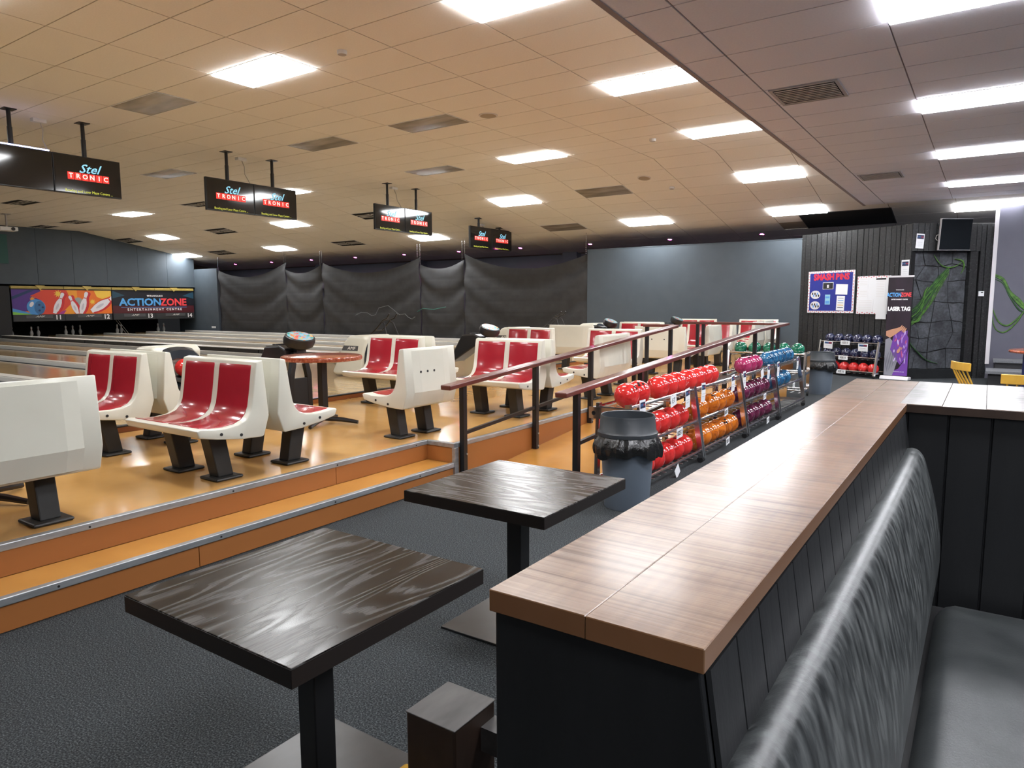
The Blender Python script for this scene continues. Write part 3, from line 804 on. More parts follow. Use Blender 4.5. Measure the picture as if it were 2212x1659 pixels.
# bench
bn = thing('booth_bench', 'black vinyl padded booth bench against the boarded partition', 'bench', (0,0,0))
CS = [(-.235,.985),(-.205,1.003),(-.172,.985),(-.145,.90),(-.112,.76),(-.098,.64),(-.100,.54),(-.115,.45),(-.135,.38),(-.165,.36)]
def back_pt(a, b):
    y = -.9+ (3.10+.9)*a
    i = b*(len(CS)-1); k = min(int(i), len(CS)-2); f = i-k
    g = [CS[max(k-1,0)], CS[k], CS[k+1], CS[min(k+2,len(CS)-1)]]
    x, z = [.5*(2*g[1][n_]+(-g[0][n_]+g[2][n_])*f+(2*g[0][n_]-5*g[1][n_]+4*g[2][n_]-g[3][n_])*f*f+(-g[0][n_]+3*g[1][n_]-3*g[2][n_]+g[3][n_])*f**3) for n_ in (0,1)]
    ed = max(0, (y-2.98)/.12)
    x -= .05*ed*ed; z -= (.03*ed*ed if b < .5 else 0)
    return (x, y, z)
mb = MB(); mb.grid(back_pt, 60, 54)
mb.build('back_cushion', M['vinyl'], bn, smooth=True)
CSr = CS[::-1]
MB().prism([(a-.02 if i in (0,) else a, b) for i, (a,b) in enumerate([(-.24,.97),(-.19,.95),(-.15,.86),(-.125,.7),(-.12,.55),(-.14,.42),(-.165,.37),(-.2,.36)])], -.9, 3.06, 'y').build('cushion_core', M['black'], bn)
def seat_pt(a, b):
    x = -.10+.60*a; y = -.9+(3.11+.9)*b
    e = min(a, 1-a)*10; e2 = min(1-b, 1)*18
    z = .43 - .05*max(0,1-e)**2 - .05*max(0,1-e2)**2
    return (x, y, z)
MB().grid(seat_pt, 20, 60).build('seat_cushion', M['vinyl_seat'], bn, smooth=True)
MB().box(-.13, .48, -.9, 3.09, 0, .37).build('seat_base', M['black'], bn)
# timber bollard post and rail by the partition
bp = thing('timber_post', 'short dark brown timber post against the end of the black partition', 'post', (-1.004, 1.212, 0))
MB().box(-.073,.073,-.078,.078,0,.60).build('post_block', M['post_wood'], bp, bevel=.006)
MB().box(-.074,.074,-.079,.079,.597,.601).build('post_top', M['grey_wood'], bp, bevel=.002)
MB().box(.073,.45,.02,.078,.50,.56).build('side_rail', M['grey_wood'], bp)

# ---- yellow spindle chairs
def y_chair(x, y, rz_, label, s=1.0):
    t = thing('spindle_chair', label, 'chair', (x, y, 0), rz_, group='yellow spindle back chairs')
    MB().prism([(-.20,-.19),(.20,-.19),(.18,.19),(-.18,.19)], .42, .45, 'z').build('seat', M['yellow'], t, bevel=.01)
    for sx in (-1,1):
        MB().tube([(sx*.15,-.14,.42),(sx*.19,-.18,0)], [.018,.013], 8).build('leg', M['yellow'], t, smooth=True)
        MB().tube([(sx*.15,.14,.42),(sx*.18,.20,0)], [.018,.013], 8).build('leg', M['yellow'], t, smooth=True)
    MB().bar((-.165,-.155,.2),(.165,-.155,.2),.018,.018).build('stretcher', M['yellow'], t)
    q = [(-.21+.42*i/10, .265+.03*math.sin(P2*i/10)) for i in range(11)]
    q2 = [(a, b+.022) for a, b in q[::-1]]
    MB().prism(q+q2, .755, .85, 'z').build('top_rail', M['yellow'], t, bevel=.005)
    for i in range(5):
        a = -.15+.075*i
        MB().tube([(a*.9,.165,.44),(a*.95,.21,.60),(a*1.05,.27+.03*math.sin(P2*(a*1.05+.21)/.42)*.9+.008,.765)], [.009,.012,.008], 8).build('spindle', M['yellow'], t, smooth=True)
y_chair(.0, 9.90, R(118), 'yellow spindle chair beyond the counter, nearer the rock mural')
y_chair(.30, 8.62, R(-172), 'yellow spindle chair beyond the counter at the right edge of the picture')
ys_ = thing('footstool', 'low yellow footstool beside the brown timber post, only a corner showing', 'footstool', (-1.195, 1.17, 0))
MB().box(-.10,.105,-.19,.19,.225,.26).build('seat', M['yellow'], ys_, bevel=.012)
for sx in (-1,1):
    for sy in (-1,1): MB().tube([(sx*.07,sy*.15,.228),(sx*.085,sy*.17,0)], [.018,.014], 8).build('leg', M['yellow'], ys_, smooth=True)

# ---- pedestal round tables on the platform
def round_table(x, y, label, z0=ZP):
    t = thing('round_table', label, 'table', (x, y, z0), group='round tables by the seats')
    MB().lathe([(.36,.648),(.395,.655),(.402,.675),(.395,.695),(.38,.70)], 48).build('table_top', M['table_red'], t, smooth=True)
    MB().box(-.035,.035,-.035,.035,.05,.65).build('pole', M['blackmetal'], t, bevel=.004)
    for a in range(4):
        an = R(28+90*a); c, s_ = math.cos(an), math.sin(an)
        MB().tube([(.02*c,.02*s_,.055),(.2*c,.2*s_,.045),(.36*c,.36*s_,.022)], [.026,.024,.018], 8).build('foot', M['blackmetal'], t, smooth=True)
    return t
round_table(-5.55, 4.74, 'round speckled red table on a black pole between the seats')
round_table(-5.08, 1.60, 'round table by the left edge, only a black foot showing')

# ---- player consoles
def console(x, y, label, lit):
    t = thing('player_console', label, 'console', (x, y, ZP), group='black player consoles with oval heads')
    for sy in (-1, 1):
        MB().prism([(sy*.10,.0),(sy*.16,.0),(sy*.155,.40),(sy*.09,.66),(sy*.03,.66),(sy*.09,.38)], -.03, .03, 'x').build('leg', M['blackmetal'], t, bevel=.006)
    MB().box(-.025,.025,-.10,.10,.02,.36).build('front_panel', M['black'], t, bevel=.004)
    MB().box(-.03,.03,-.05,.05,.62,.74).build('neck', M['blackmetal'], t)
    MB().prism([(-.05,.62),(-.62,.28),(-.66,.34),(-.52,.56),(-.42,.72),(-.16,.74),(-.05,.70)], -.16+.0, .16, 'y').build('keypad_body', M['tv_case'], t, bevel=.02)
    MB().prism([(-.43,.722),(-.17,.742),(-.17,.748),(-.43,.728)], -.13, .13, 'y').build('keypad', M['mask_grey2'], t)
    kb = MB().box(-.025,.025,-.022,.022,0,.012).mesh('key', M['black'])
    for i in range(4): obj('key', kb, t, loc=(-.30, -.09+.06*i, .738))
    h = MB().lathe([(.15,-.075),(.19,-.05),(.20,.0),(.19,.045),(.17,.052)], 36).mesh('head', M['tv_case'], smooth=True)
    ho = obj('head', h, t, loc=(.02,0,.80), rot=(0,R(24),0)); ho.scale = (.72,1.0,1.0)
    f = MB().lathe([(.168,.053),(.168,.055)], 36).mesh('head_face', M['face'])
    obj('head_face', f, ho)
    return t
def face_mat():
    m, nt, b = new_mat('carnival print')
    v = node(nt, 'ShaderNodeTexVoronoi'); v.inputs['Scale'].default_value = 26
    nt.links.new(coords(nt), v.inputs['Vector'])
    sp = node(nt, 'ShaderNodeSeparateColor'); nt.links.new(v.outputs['Color'], sp.inputs[0])
    nt.links.new(ramp(nt, sp.outputs[0], [(.15,(.16,.38,.48)),(.35,(.04,.26,.22)),(.5,(.22,.42,.55)),(.72,(.55,.08,.05)),(.95,(.45,.36,.16))]), b.inputs['Base Color'])
    b.inputs['Roughness'].default_value = .2
    return m
M['face'] = face_mat()
console(-6.60, 5.30, 'black player console with a bright oval head behind the round red table', True)
console(-6.45, 8.83, 'black player console with an oval head left of the red seats by the handrail', True)
console(-6.60, 13.35, 'black player console with a pale oval head before the slate wall', True)
console(-6.20, 16.1, 'farthest black player console beside the wall seats', True)

# ---- ball returns
def arch(r, n=14): return [(r*math.cos(P2*i/n), r*math.sin(P2*i/n)) for i in range(n+1)]
def ball_return(x, y, label):
    t = thing('ball_return', label, 'ball return', (x, y, .405), group='ball returns on the approach')
    # cream cowl at the lane end, black mouth towards the seats
    cow = [(-.62,.02),(-.72,.06),(-.42,.55),(-.30,.66),(.02,.67),(.10,.62),(-.05,.05)]
    MB().prism(cow, -.30, .30, 'y').build('cowl', M['cream'], t, bevel=.05, seg=3, smooth=True)
    mb = MB(); n = 20
    out = [(.27*math.cos(2*P2*i/n)**1, .27*math.sin(2*P2*i/n)) for i in range(n)]
    def sq(a, b, s):      # rounded square
        m_ = max(abs(a), abs(b)); r_ = math.hypot(a,b); k = (.55*r_/m_+.45) if m_ else 1
        return (a*k*s, b*k*s)
    rings = []
    for (sc, xx, zz) in ((1.02,-.02,.38),(1.02,.10,.38),(.92,.17,.37),(.60,.175,.36),(.56,.10,.36),(.5,-.02,.36)):
        rings.append([(xx+.10*(b/.27)*-.4, sq(a,b,1)[0]*sc, zz+sq(a,b,1)[1]*sc) for a, b in out])
    for r_ in rings: mb.v += r_
    for i in range(len(rings)-1):
        for k in range(n): mb.f.append((i*n+k, i*n+(k+1)%n, (i+1)*n+(k+1)%n, (i+1)*n+k)); mb.mi.append(0)
    mb.f.append(tuple((len(rings)-1)*n+k for k in range(n))); mb.mi.append(1)
    mb.build('hood', [M['hoodblue'], M['hole']], t, smooth=True)
    # rack ring and base
    oval = [(.62+.48*math.cos(2*P2*i/28), .24*math.sin(2*P2*i/28), .30) for i in range(28)]
    MB().tube(oval, .025, 8, closed=True).build('rack_ring', M['blackmetal'], t, smooth=True)
    MB().prism([(.10+.52+.46*math.cos(2*P2*i/24), .22*math.sin(2*P2*i/24)) for i in range(24)], .17, .20, 'z').build('rack_tray', M['black'], t)
    MB().prism([(.62+.34*math.cos(2*P2*i/24), .15*math.sin(2*P2*i/24)) for i in range(24)], 0, .20, 'z').build('pedestal', M['black'], t, bevel=.01)
    MB().box(-.04,.16,-.22,.22,0,.14).build('throat', M['tv_case'], t, bevel=.02)
    # badge on the cowl
    MB().prism([(-.46,.42),(-.10,.42),(-.08,.50),(-.41,.50)], -.3015, -.3005, 'y').build('badge', M['mask_grey2'], t)
    o = lettering('badge_lettering', 'AMF', .07, M['cap'], t, (-.24,-.3025,.46), (P2/2,0,0), shear=.3, sx=1.3)
    return t
M['hoodblue'] = pbr('navy black hood', (.022,.028,.036), .22, coat=.3)
ball_return(-8.02, 4.62, 'ball return with a dark hood holding a red and an orange ball')
ball_return(-8.02, 7.95, 'cream ball return cowl with a grey AMF badge behind the red seats')
ball_return(-8.02, 12.15, 'cream ball return cowl behind the red seats in front of the black sheet')
ball_return(-8.02, 15.55, 'ball return with a dark hood farthest back by the slate wall')

# ---- bowling ramps: black tube frames
def bowl_ramp(x, y, label, rz_=0):
    t = thing('bowling_ramp', label, 'bowling ramp', (x, y, .405), rz_, group='black tube bowling ramps')
    for sy in (-.10,.10):
        MB().tube([(-.75,sy,.02),(-.60,sy,.06),(.40,sy,.66),(.62,sy,.86),(.74,sy,.90)], .013, 8).build('slide_rail', M['blackmetal'], t, smooth=True)
        MB().tube([(.58,sy*1.2,.82),(.66,sy*1.2,.80),(.86,sy*1.9,.30),(.90,sy*2,.0)], .013, 8).build('leg', M['blackmetal'], t, smooth=True)
        MB().tube([(-.2,sy,.30),(-.15,sy*1.8,.0)], .012, 8).build('leg', M['blackmetal'], t, smooth=True)
        MB().tube([(.72,sy,.90),(.78,sy,.97)], .015, 8).build('handle', M['blackmetal'], t, smooth=True)
    for (a, b, s_) in ((.40,.66,.1),(.62,.86,.1),(.80,.45,.16)):
        MB().tube([(a,-s_,b),(a,s_,b)], .011, 8).build('cross_bar', M['blackmetal'], t, smooth=True)
    return t
bowl_ramp(-9.9, 9.5, 'black tube bowling ramp standing above the cream ball return near the black sheet')
bowl_ramp(-8.9, 14.05, 'black tube bowling ramp farther back by the slate wall')

# ================================================================== BALL RACKS
def ball_mesh(mat):
    mb = MB(); mb.sphere((0,0,0), .108, 24, 14)
    for a, b in ((.16,.12),(.16,-.12),(-.20,0)):
        d = Vector((a, b, 1)).normalized(); u = d.cross(Vector((0,1,0))).normalized(); v = d.cross(u)
        c = d*.1085
        mb.add([c+(u*math.cos(2*P2*i/10)+v*math.sin(2*P2*i/10))*.0125 for i in range(10)], [tuple(range(10))], 1)
    return mb.mesh('bowling_ball', [mat, M['hole']], smooth=True, fix=False)
BALLS = {k: ball_mesh(M['ball_'+k]) for k in ('red','orange','purple','magenta','blue','green','navy')}
CN = {'red':'red','orange':'marbled orange','purple':'plum purple','magenta':'magenta','blue':'marbled blue','green':'green','navy':'dark navy'}
def ball(kind, p, label, group):
    o = obj('bowling_ball', BALLS[kind]); o.location = p
    o.rotation_euler = (random.uniform(-.9,.9), random.uniform(-.2,.9), random.uniform(0,6.28))
    tag(o, label, 'bowling ball', group); return o
RAILZ = (.118, .408, .712)      # front rail heights
M['slat'] = pbr('dull slat', (.30,.30,.30), .55, metal=.6)
SLAT = {z: MB().box(-.345, -.155*z+.03, -.012, .012, z-.045, z-.039).mesh('tray_slat', M['slat']) for z in RAILZ}
def rack(name, label, origin, rz_, L, group, backrow=True):
    # local: y along the rack, front is +x
    t = thing(name, label, 'ball rack', origin, rz_, group=group)
    fx = lambda z: .0 - .155*(z-.0)/1.0
    for yy in (0, L):
        MB().bar((fx(0)+.03,yy,.05),(fx(.74)+.03-.0,yy,.74),.03,.05).build('front_upright', M['chrome'], t)
        MB().bar((-.36,yy,.05),(-.345,yy,.74),.03,.05).build('rear_upright', M['chrome'], t)
        for z in RAILZ: MB().bar((fx(z)+.03,yy,z-.02),(-.35,yy,z-.02),.02,.04).build('end_bar', M['chrome'], t)
        for xx in (.02,-.355):
            c = MB().cyl((xx,yy-.014,.03),(xx,yy+.014,.03),.03,12).build('caster', M['black'], t, smooth=True)
    sh = []
    for z in RAILZ:
        s_ = MB().cyl((fx(z)+.035,0,z),(fx(z)+.035,L,z),.014,8).build('front_rail', M['chrome'], t, smooth=True)
        MB().cyl((-.35,0,z),(-.35,L,z),.012,8).build('rear_rail', M['chrome'], t, smooth=True)
        n = int(L/.125)
        for k in range(n):
            yy = (k+.5)*L/n
            obj('tray_slat', SLAT[z], t, loc=(0,yy,0))
    return t
def rack_ball_pos(origin, rz_, level, a):
    z = RAILZ[level]; l = Vector((-.155*z-.10, a, z-.039+.108))
    return Vector(origin) + Matrix.Rotation(rz_, 3, 'Z') @ l
RK = []
XF = -2.272
names = ['rack by the near bin', 'second rack', 'third rack', 'fourth rack']
ys0 = [5.10, 6.60, 8.13, 9.66]
for i, y0 in enumerate(ys0):
    rack('ball_rack', ['chrome ball rack of red balls beside the grey bin','chrome ball rack of orange balls, second from the near bin','chrome ball rack of plum and magenta balls, third from the near bin','chrome ball rack of blue balls, farthest along the ramp rail'][i], (XF, y0+.02, 0), 0, 1.46, 'chrome bowling ball racks along the ramp')
LEV = ['bottom','middle','top']
def fill(ri, level, kind, ys):
    y0 = ys0[ri]+.02
    for n, yy in enumerate(ys):
        p = rack_ball_pos((XF, y0, 0), 0, level, yy-y0)
        ball(kind, p, '%s bowling ball, %s along the %s shelf of the %s' % (CN[kind], ORD[n], LEV[level], names[ri]), 'balls on the racks along the ramp')
fill(0, 2, 'red', [5.36,5.59,6.02,6.25,6.47])
fill(1, 2, 'red', [6.77,7.00,7.23,7.45])
fill(2, 2, 'magenta', [8.72,8.95,9.22])
fill(3, 2, 'blue', [9.82,10.05,10.28,10.51,10.74,10.97])
fill(0, 1, 'red', [5.26,5.50,5.73,5.97,6.20,6.43])
fill(1, 1, 'orange', [6.76,6.99,7.36,7.60,7.90])
fill(2, 1, 'purple', [8.26,8.50,8.73,8.97,9.20,9.43])
fill(3, 1, 'blue', [9.80,10.03,10.26,10.62])
fill(0, 0, 'red', [5.26,5.50,5.73,5.97,6.20,6.43])
fill(1, 0, 'orange', [6.76,6.99,7.22,7.46,7.69,7.92])
fill(2, 0, 'purple', [8.34,8.58,8.82,9.06,9.42])
# green rack across the ramp top
GO, GR = (-2.55, 12.0, 0), R(-90)
def r3(origin, ang, l): return Vector(origin) + Matrix.Rotation(ang, 3, 'Z') @ Vector(l)
rack('ball_rack', 'chrome ball rack of green balls behind the cross handrail', (-3.70, 12.06, 0), R(-90), 1.25, 'chrome bowling ball racks beyond the ramp')
for n, a in enumerate((.16,.40,.64,.88,1.10)):
    ball('green', rack_ball_pos((-3.70,12.06,0), R(-90), 2, a), 'green bowling ball, %s from the left on the upper green shelf' % ORD[n], 'green balls behind the cross handrail')
for n, a in enumerate((.20,.55)):
    ball('green', rack_ball_pos((-3.70,12.06,0), R(-90), 1, a), 'green bowling ball, %s from the left on the lower green shelf' % ORD[n], 'green balls behind the cross handrail')
# balls in the first ball return
ball('red', (-8.02+.20, 4.62, .405+.17+.03+.21), 'red bowling ball sitting in the dark mouth of the nearest ball return', 'balls in the ball return').rotation_euler = (.3,.9,0)
ball('orange', (-8.02+.52, 4.62, .405+.20+.108), 'orange bowling ball just showing over a cream seat on the nearest ball return', 'balls in the ball return')

# paper tags on the racks
def logo(parent, x, y, w, z=.0012, small=True):
    # dark plate with the two coloured words
    MB().box(x-w/2, x+w/2, y-w*.17, y+w*.17, z*.3, z).build('logo_plate', M['navy'], parent)
    s_ = w*.20
    lettering('logo_lettering', 'ACTION', s_, M['blue_ink'], parent, (x-w*.21, y, z+.0006), (0,0,0), extrude=.0003, bold=.0005 if not small else 0, sx=.62)
    lettering('logo_lettering', 'ZONE', s_, M['red_ink'], parent, (x+w*.235, y, z+.0006), (0,0,0), extrude=.0003, sx=.62)
def notice(o, xdir, w, h, label, tilt=0, lines=2, group='white notices clipped to the racks', lean=0):
    t = wthing('paper_notice', label, 'notice', o, xdir, group=group)
    t.matrix_world = t.matrix_world @ Matrix.Rotation(tilt, 4, 'Z') @ Matrix.Rotation(lean, 4, 'X')
    MB().grid(lambda a,b: ((a-.5)*w, (b-.5)*h, .004*math.sin(b*3)), 2, 6).build('sheet', M['paper'], t, fix=False)
    MB().box(-w*.40, w*.40, h*.14, h*.40, .0045, .0055).build('logo_plate', M['navy'], t)
    lettering('logo_lettering', 'ACTION', w*.20, M['blue_ink'], t, (-w*.17, h*.27, .006), (0,0,0), extrude=.0003, sx=.62)
    lettering('logo_lettering', 'ZONE', w*.20, M['red_ink'], t, (w*.20, h*.27, .006), (0,0,0), extrude=.0003, sx=.62)
    for i in range(lines): MB().box(-w*.28, w*.28, -h*(.08+.13*i)-.002, -h*(.08+.13*i)+.002, .004, .0052).build('text_line', M['ink_grey'], t)
    return t
def size_tag(o, xdir, txt, label, tilt=0, w=.115, h=.075):
    t = wthing('size_tag', label, 'tag', o, xdir, group='handwritten size tags on the racks')
    t.matrix_world = t.matrix_world @ Matrix.Rotation(tilt, 4, 'Z')
    MB().box(-w/2, w/2, -h/2, h/2, 0, .002).build('card', M['paper'], t)
    lettering('tag_lettering', txt, h*.62, M['ink'], t, (0,0,.0028), (0,0,0), extrude=.0004, sx=.8, bold=.001)
    return t
YD = (0,1)
def fz(z): return XF - .155*z + .035 + .018
notice((fz(.70)+.006, 5.32, .665), YD, .12, .19, 'white notice on the top rail of the first rack, over the bin')
notice((fz(.68)+.006, 6.36, .655), YD, .12, .19, 'white notice near the far end of the top rail of the first rack', .10)
notice((fz(.68)+.006, 6.80, .665), YD, .12, .19, 'white notice at the near end of the top rail of the second rack', -.03)
notice((fz(.68)+.006, 7.78, .665), YD, .12, .19, 'white notice at the far end of the top rail of the second rack', .06)
notice((fz(.68)+.006, 8.22, .665), YD, .12, .19, 'white notice at the near end of the top rail of the third rack', .02)
notice((fz(.68)+.006, 9.30, .665), YD, .12, .19, 'white notice at the far end of the top rail of the third rack', -.06)
notice((fz(.68)+.006, 9.80, .665), YD, .12, .19, 'white notice at the near end of the top rail of the fourth rack', .05)
notice((fz(.68)+.006, 10.95, .665), YD, .12, .19, 'white notice at the far end of the top rail of the fourth rack', .05)
size_tag((fz(.70)+.01, 6.00, .675), YD, 'E 7', 'folded tag reading E 7 on the top rail of the first rack', .15, .14, .10)
size_tag((fz(.40)+.01, 6.05, .375), YD, 'SIZE 7', 'tag reading SIZE 7 on the middle rail of the first rack', .05, .15, .09)
size_tag((fz(.40)+.01, 7.42, .390), YD, 'SIZE 1', 'tag reading SIZE 1 on the middle rail of the second rack', .12)
size_tag((fz(.12)+.01, 7.36, .090), YD, 'SIZE 1', 'tag reading SIZE 1 on the bottom rail of the second rack', .12)
size_tag((fz(.40)+.01, 8.98, .385), YD, 'C 10', 'tag ending in 10 on the middle rail of the third rack', .05)
size_tag((fz(.12)+.01, 9.00, .085), YD, 'E 10', 'tag ending in 10 on the bottom rail of the third rack', .12)
size_tag((fz(.40)+.01, 10.55, .37), YD, 'Z 11', 'tag ending in 11 on the middle rail of the fourth rack', .05)
bt = size_tag((fz(.12)+.01, 5.90, .055), YD, '', 'blank white card tilted on the bottom rail of the first rack', .6, .10, .10)
bt = size_tag((fz(.70)+.01, 9.00, .665), YD, '', 'blank white card tilted on the top rail of the third rack', .4, .12, .11)
# maker's plate on the near end of the first rack
ep = wthing('rack_plate', 'chrome end plate with a red badge on the near end of the first rack', 'plate', (XF-.235, 5.092, .655), (1,0))
MB().box(-.185,.185,-.045,.05,0,.008).build('plate', M['chrome'], ep)
MB().box(-.06,.06,-.012,.018,.008,.0095).build('badge', M['red_ink'], ep)
for sx in (-.14,.13): MB().lathe([(.018,.008),(.018,.012),(.010,.012),(.010,.009)], 14, (sx,0,0)).build('eyelet', M['black'], ep)

# ================================================================== BINS
def bin_(x, y, label, s=1.0):
    t = thing('rubbish_bin', label, 'bin', (x, y, 0), group='grey bins with black liners')
    MB().lathe([(.165*s,0),(.17*s,.01),(.205*s,.545),(.205*s,.55)], 40).build('barrel', M['bin'], t, smooth=True)
    MB().lathe([(.215*s,.55),(.228*s,.56),(.228*s,.585),(.215*s,.60),(.206*s,.705),(.203*s,.715),(.195*s,.712),(.195*s,.56)], 40, cap=False).build('collar', M['bin_rim'], t, smooth=True)
    MB().lathe([(.192*s,.50),(.192*s,.502)], 40).build('inside', M['hole'], t)
    n, mrows = 96, 9; q = []; fs = []
    rnd = random.Random(int(x*100))
    ph = [rnd.uniform(0,6.28) for _ in range(6)]
    for j in range(mrows):
        f = j/(mrows-1)
        for k in range(n):
            a = 2*P2*k/n
            wv = .5*math.sin(7*a+ph[0])+.35*math.sin(13*a+ph[1]+2*f)+.3*math.sin(23*a+ph[2])+.25*math.sin(37*a+ph[3]-3*f)
            r = (.212+.048*math.sin(f*2.1)+.013*wv*min(1,f*2.2))*s
            z = .572-.155*f - .018*f*(math.sin(3*a+ph[4])+.7*math.sin(8*a+ph[5]))
            q.append((r*math.cos(a), r*math.sin(a), z))
    for j in range(mrows-1):
        for k in range(n): fs.append((j*n+k, (j+1)*n+k, (j+1)*n+(k+1)%n, j*n+(k+1)%n))
    MB().add(q, fs).build('bin_liner', M['bag'], t, smooth=True)
bin_(-2.225, 4.83, 'grey bin with a black liner at the near end of the ball racks')
bin_(-2.33, 12.82, 'grey bin with a black liner beyond the far end of the ball racks')

# ================================================================== HANGING SCREENS
def stel_logo(t, cx, cy, w):
    bw = w/6
    for i, ch in enumerate('TRONIC'):
        x = cx-w/2+bw*(i+.5)
        MB().box(x-bw*.46, x+bw*.46, cy-.125*w, cy+.055*w, .004, .0055).build('logo_block', M['e_red'], t)
        lettering('logo_letter', ch, bw*.95, M['e_white'], t, (x, cy-.035*w, .0065), (0,0,0), extrude=.0005, bold=.002)
    lettering('logo_script', 'Stel', w*.30, M['e_blue'], t, (cx+.01*w, cy+.165*w, .006), (0,0,.05), extrude=.0005, shear=.45, bold=.002, sx=1.1)
def screen_pair(yc, zc, label, on=(1,1), w=.975, h=.57, xpl=-11.5):
    t = wthing('hanging_screens', label, 'screen', (xpl, yc, zc), YD, group='pairs of hanging score screens')
    for i, sx in enumerate((-1,1)):
        cx = sx*w/2
        s_ = MB().box(cx-w/2+.004, cx+w/2-.004, -h/2, h/2, -.06, -.002).build('casing', M['tv_case'], t, bevel=.006)
        MB().box(cx-w/2+.014, cx+w/2-.014, -h/2+.018, h/2-.012, -.002, .002).build('display', M['tv'], t)
        if on[i]:
            stel_logo(t, cx+.0, .0, w*.62)
            lettering('ticker', 'Bowling and Laser Maze Centre ...', .055, M['e_yellow'], t, (cx, -h/2+.045, .004), (0,0,0), extrude=.0004, sx=.9)
        zt = zs(yc+cx)
        MB().cyl((cx, h/2-.25, -.085),(cx, zt-zc+.02, -.085), .028, 12).build('pole', M['blackmetal'], t, smooth=True)
        MB().cyl((cx, h/2-.25, -.085),(cx, (zt-zc)*.55+h*.2, -.085), .034, 12).build('pole_sleeve', M['blackmetal'], t, smooth=True)
        MB().box(cx-.08, cx+.08, zt-zc-.01, zt-zc+.03, -.165, -.005).build('ceiling_plate', M['blackmetal'], t)
        MB().box(cx-.12, cx+.12, -.15, .15, -.085, -.06).build('bracket', M['blackmetal'], t)
    # power lead to a ceiling rose
    zt = zs(yc)-zc
    MB().lathe([(.06,-.03),(.07,0)], 16).mesh('rose', M['white_frame'])
    MB().box(-.09,.09,zt-.05,zt,-.40,-.30).build('power_box', M['white_frame'], t)
    MB().tube([(.02,zt-.05,-.35),(.03,zt*.8,-.30),(-.02,zt*.6,-.22),(.0,h/2-.02,-.08)], .008, 6).build('power_lead', M['cable'], t)
    return t
ts = screen_pair(4.94, 3.505, 'hanging screen pair at the left edge, left one dark', (0,1))
MB().box(-.98,-.02,.295,.31,-.05,-.03).build('light_tube', M['tube'], ts)
screen_pair(8.35, 3.505, 'hanging screen pair, second from the left, both showing red logos')
screen_pair(12.45, 3.51, 'hanging screen pair, third from the left, with bright reflections')
screen_pair(15.93, 3.33, 'smallest hanging screen pair nearest the slate wall')
# projector at the left edge
pj = thing('projector', 'white ceiling projector hanging at the left edge', 'projector', (-24.7, 9.2, 3.86), group=None)
MB().box(-.18,.18,-.24,.24,-.07,.05).build('body', M['white_frame'], pj, bevel=.02)
MB().cyl((0,0,.05),(0,0,.42),.025,10).build('pole', M['vent'], pj); MB().box(-.1,.1,-.1,.1,.42,.44).build('ceiling_plate', M['vent'], pj)
MB().cyl((.18,.1,-.01),(.21,.1,-.01),.05,14).build('lens', M['black'], pj)
ps = wthing('projection_screen', 'teal tinted projection screen on the pin end wall at the left edge', 'screen', (XW+.02, 9.2, 3.45), YD)
MB().box(-1.3,1.3,-.45,.55,0,.02).build('screen_sheet', M['water_green'], ps)

# ================================================================== MASKING UNITS, PINS
def flat(t, name, pts, z, mat): return MB().prism(pts, z, z+.004, 'z').build(name, mat, t)
def ell(cx, cy, rx, ry, rot=0, n=28):
    c, s_ = math.cos(rot), math.sin(rot)
    return [(cx+rx*math.cos(2*P2*i/n)*c-ry*math.sin(2*P2*i/n)*s_, cy+rx*math.cos(2*P2*i/n)*s_+ry*math.sin(2*P2*i/n)*c) for i in range(n)]
PINP = [(0,.06),(.05,.062),(.20,.10),(.38,.115),(.55,.095),(.68,.055),(.78,.047),(.86,.062),(.93,.066),(.98,.045),(1.0,0)]
def pin_poly(cx, cy, h, rot, grow=0):
    l = [(-r*h*1.15-grow, a*h) for a, r in PINP] + [(r*h*1.15+grow, a*h) for a, r in PINP[::-1]]
    c, s_ = math.cos(rot), math.sin(rot)
    return [(cx+x*c-y*s_, cy+x*s_+y*c) for x, y in l]
C_ = {k: pbr('print '+k, v, .45) for k, v in dict(orange=(0.837,0.189,0.020), red=(0.743,0.068,0.034), coral=(0.810,0.121,0.041), yellow=(0.900,0.567,0.068), amber=(0.891,0.351,0.027), purple=(0.081,0.027,0.243), deep=(0.041,0.020,0.135), green=(0.243,0.608,0.081), ballblue=(0.068,0.297,0.675), navy=(0.014,0.041,0.135), pinwhite=(0.837,0.810,0.864), pinshade=(0.621,0.594,0.675), pinred=(0.608,0.027,0.034), grey=(0.338,0.378,0.365), magenta=(0.432,0.041,0.270), night=(0.011,0.012,0.019), blue=(0.108,0.405,0.837), rose=(0.878,0.068,0.081), white=(0.900,0.900,0.900), dusk=(0.081,0.011,0.016), teal=(0.020,0.068,0.108)).items()}
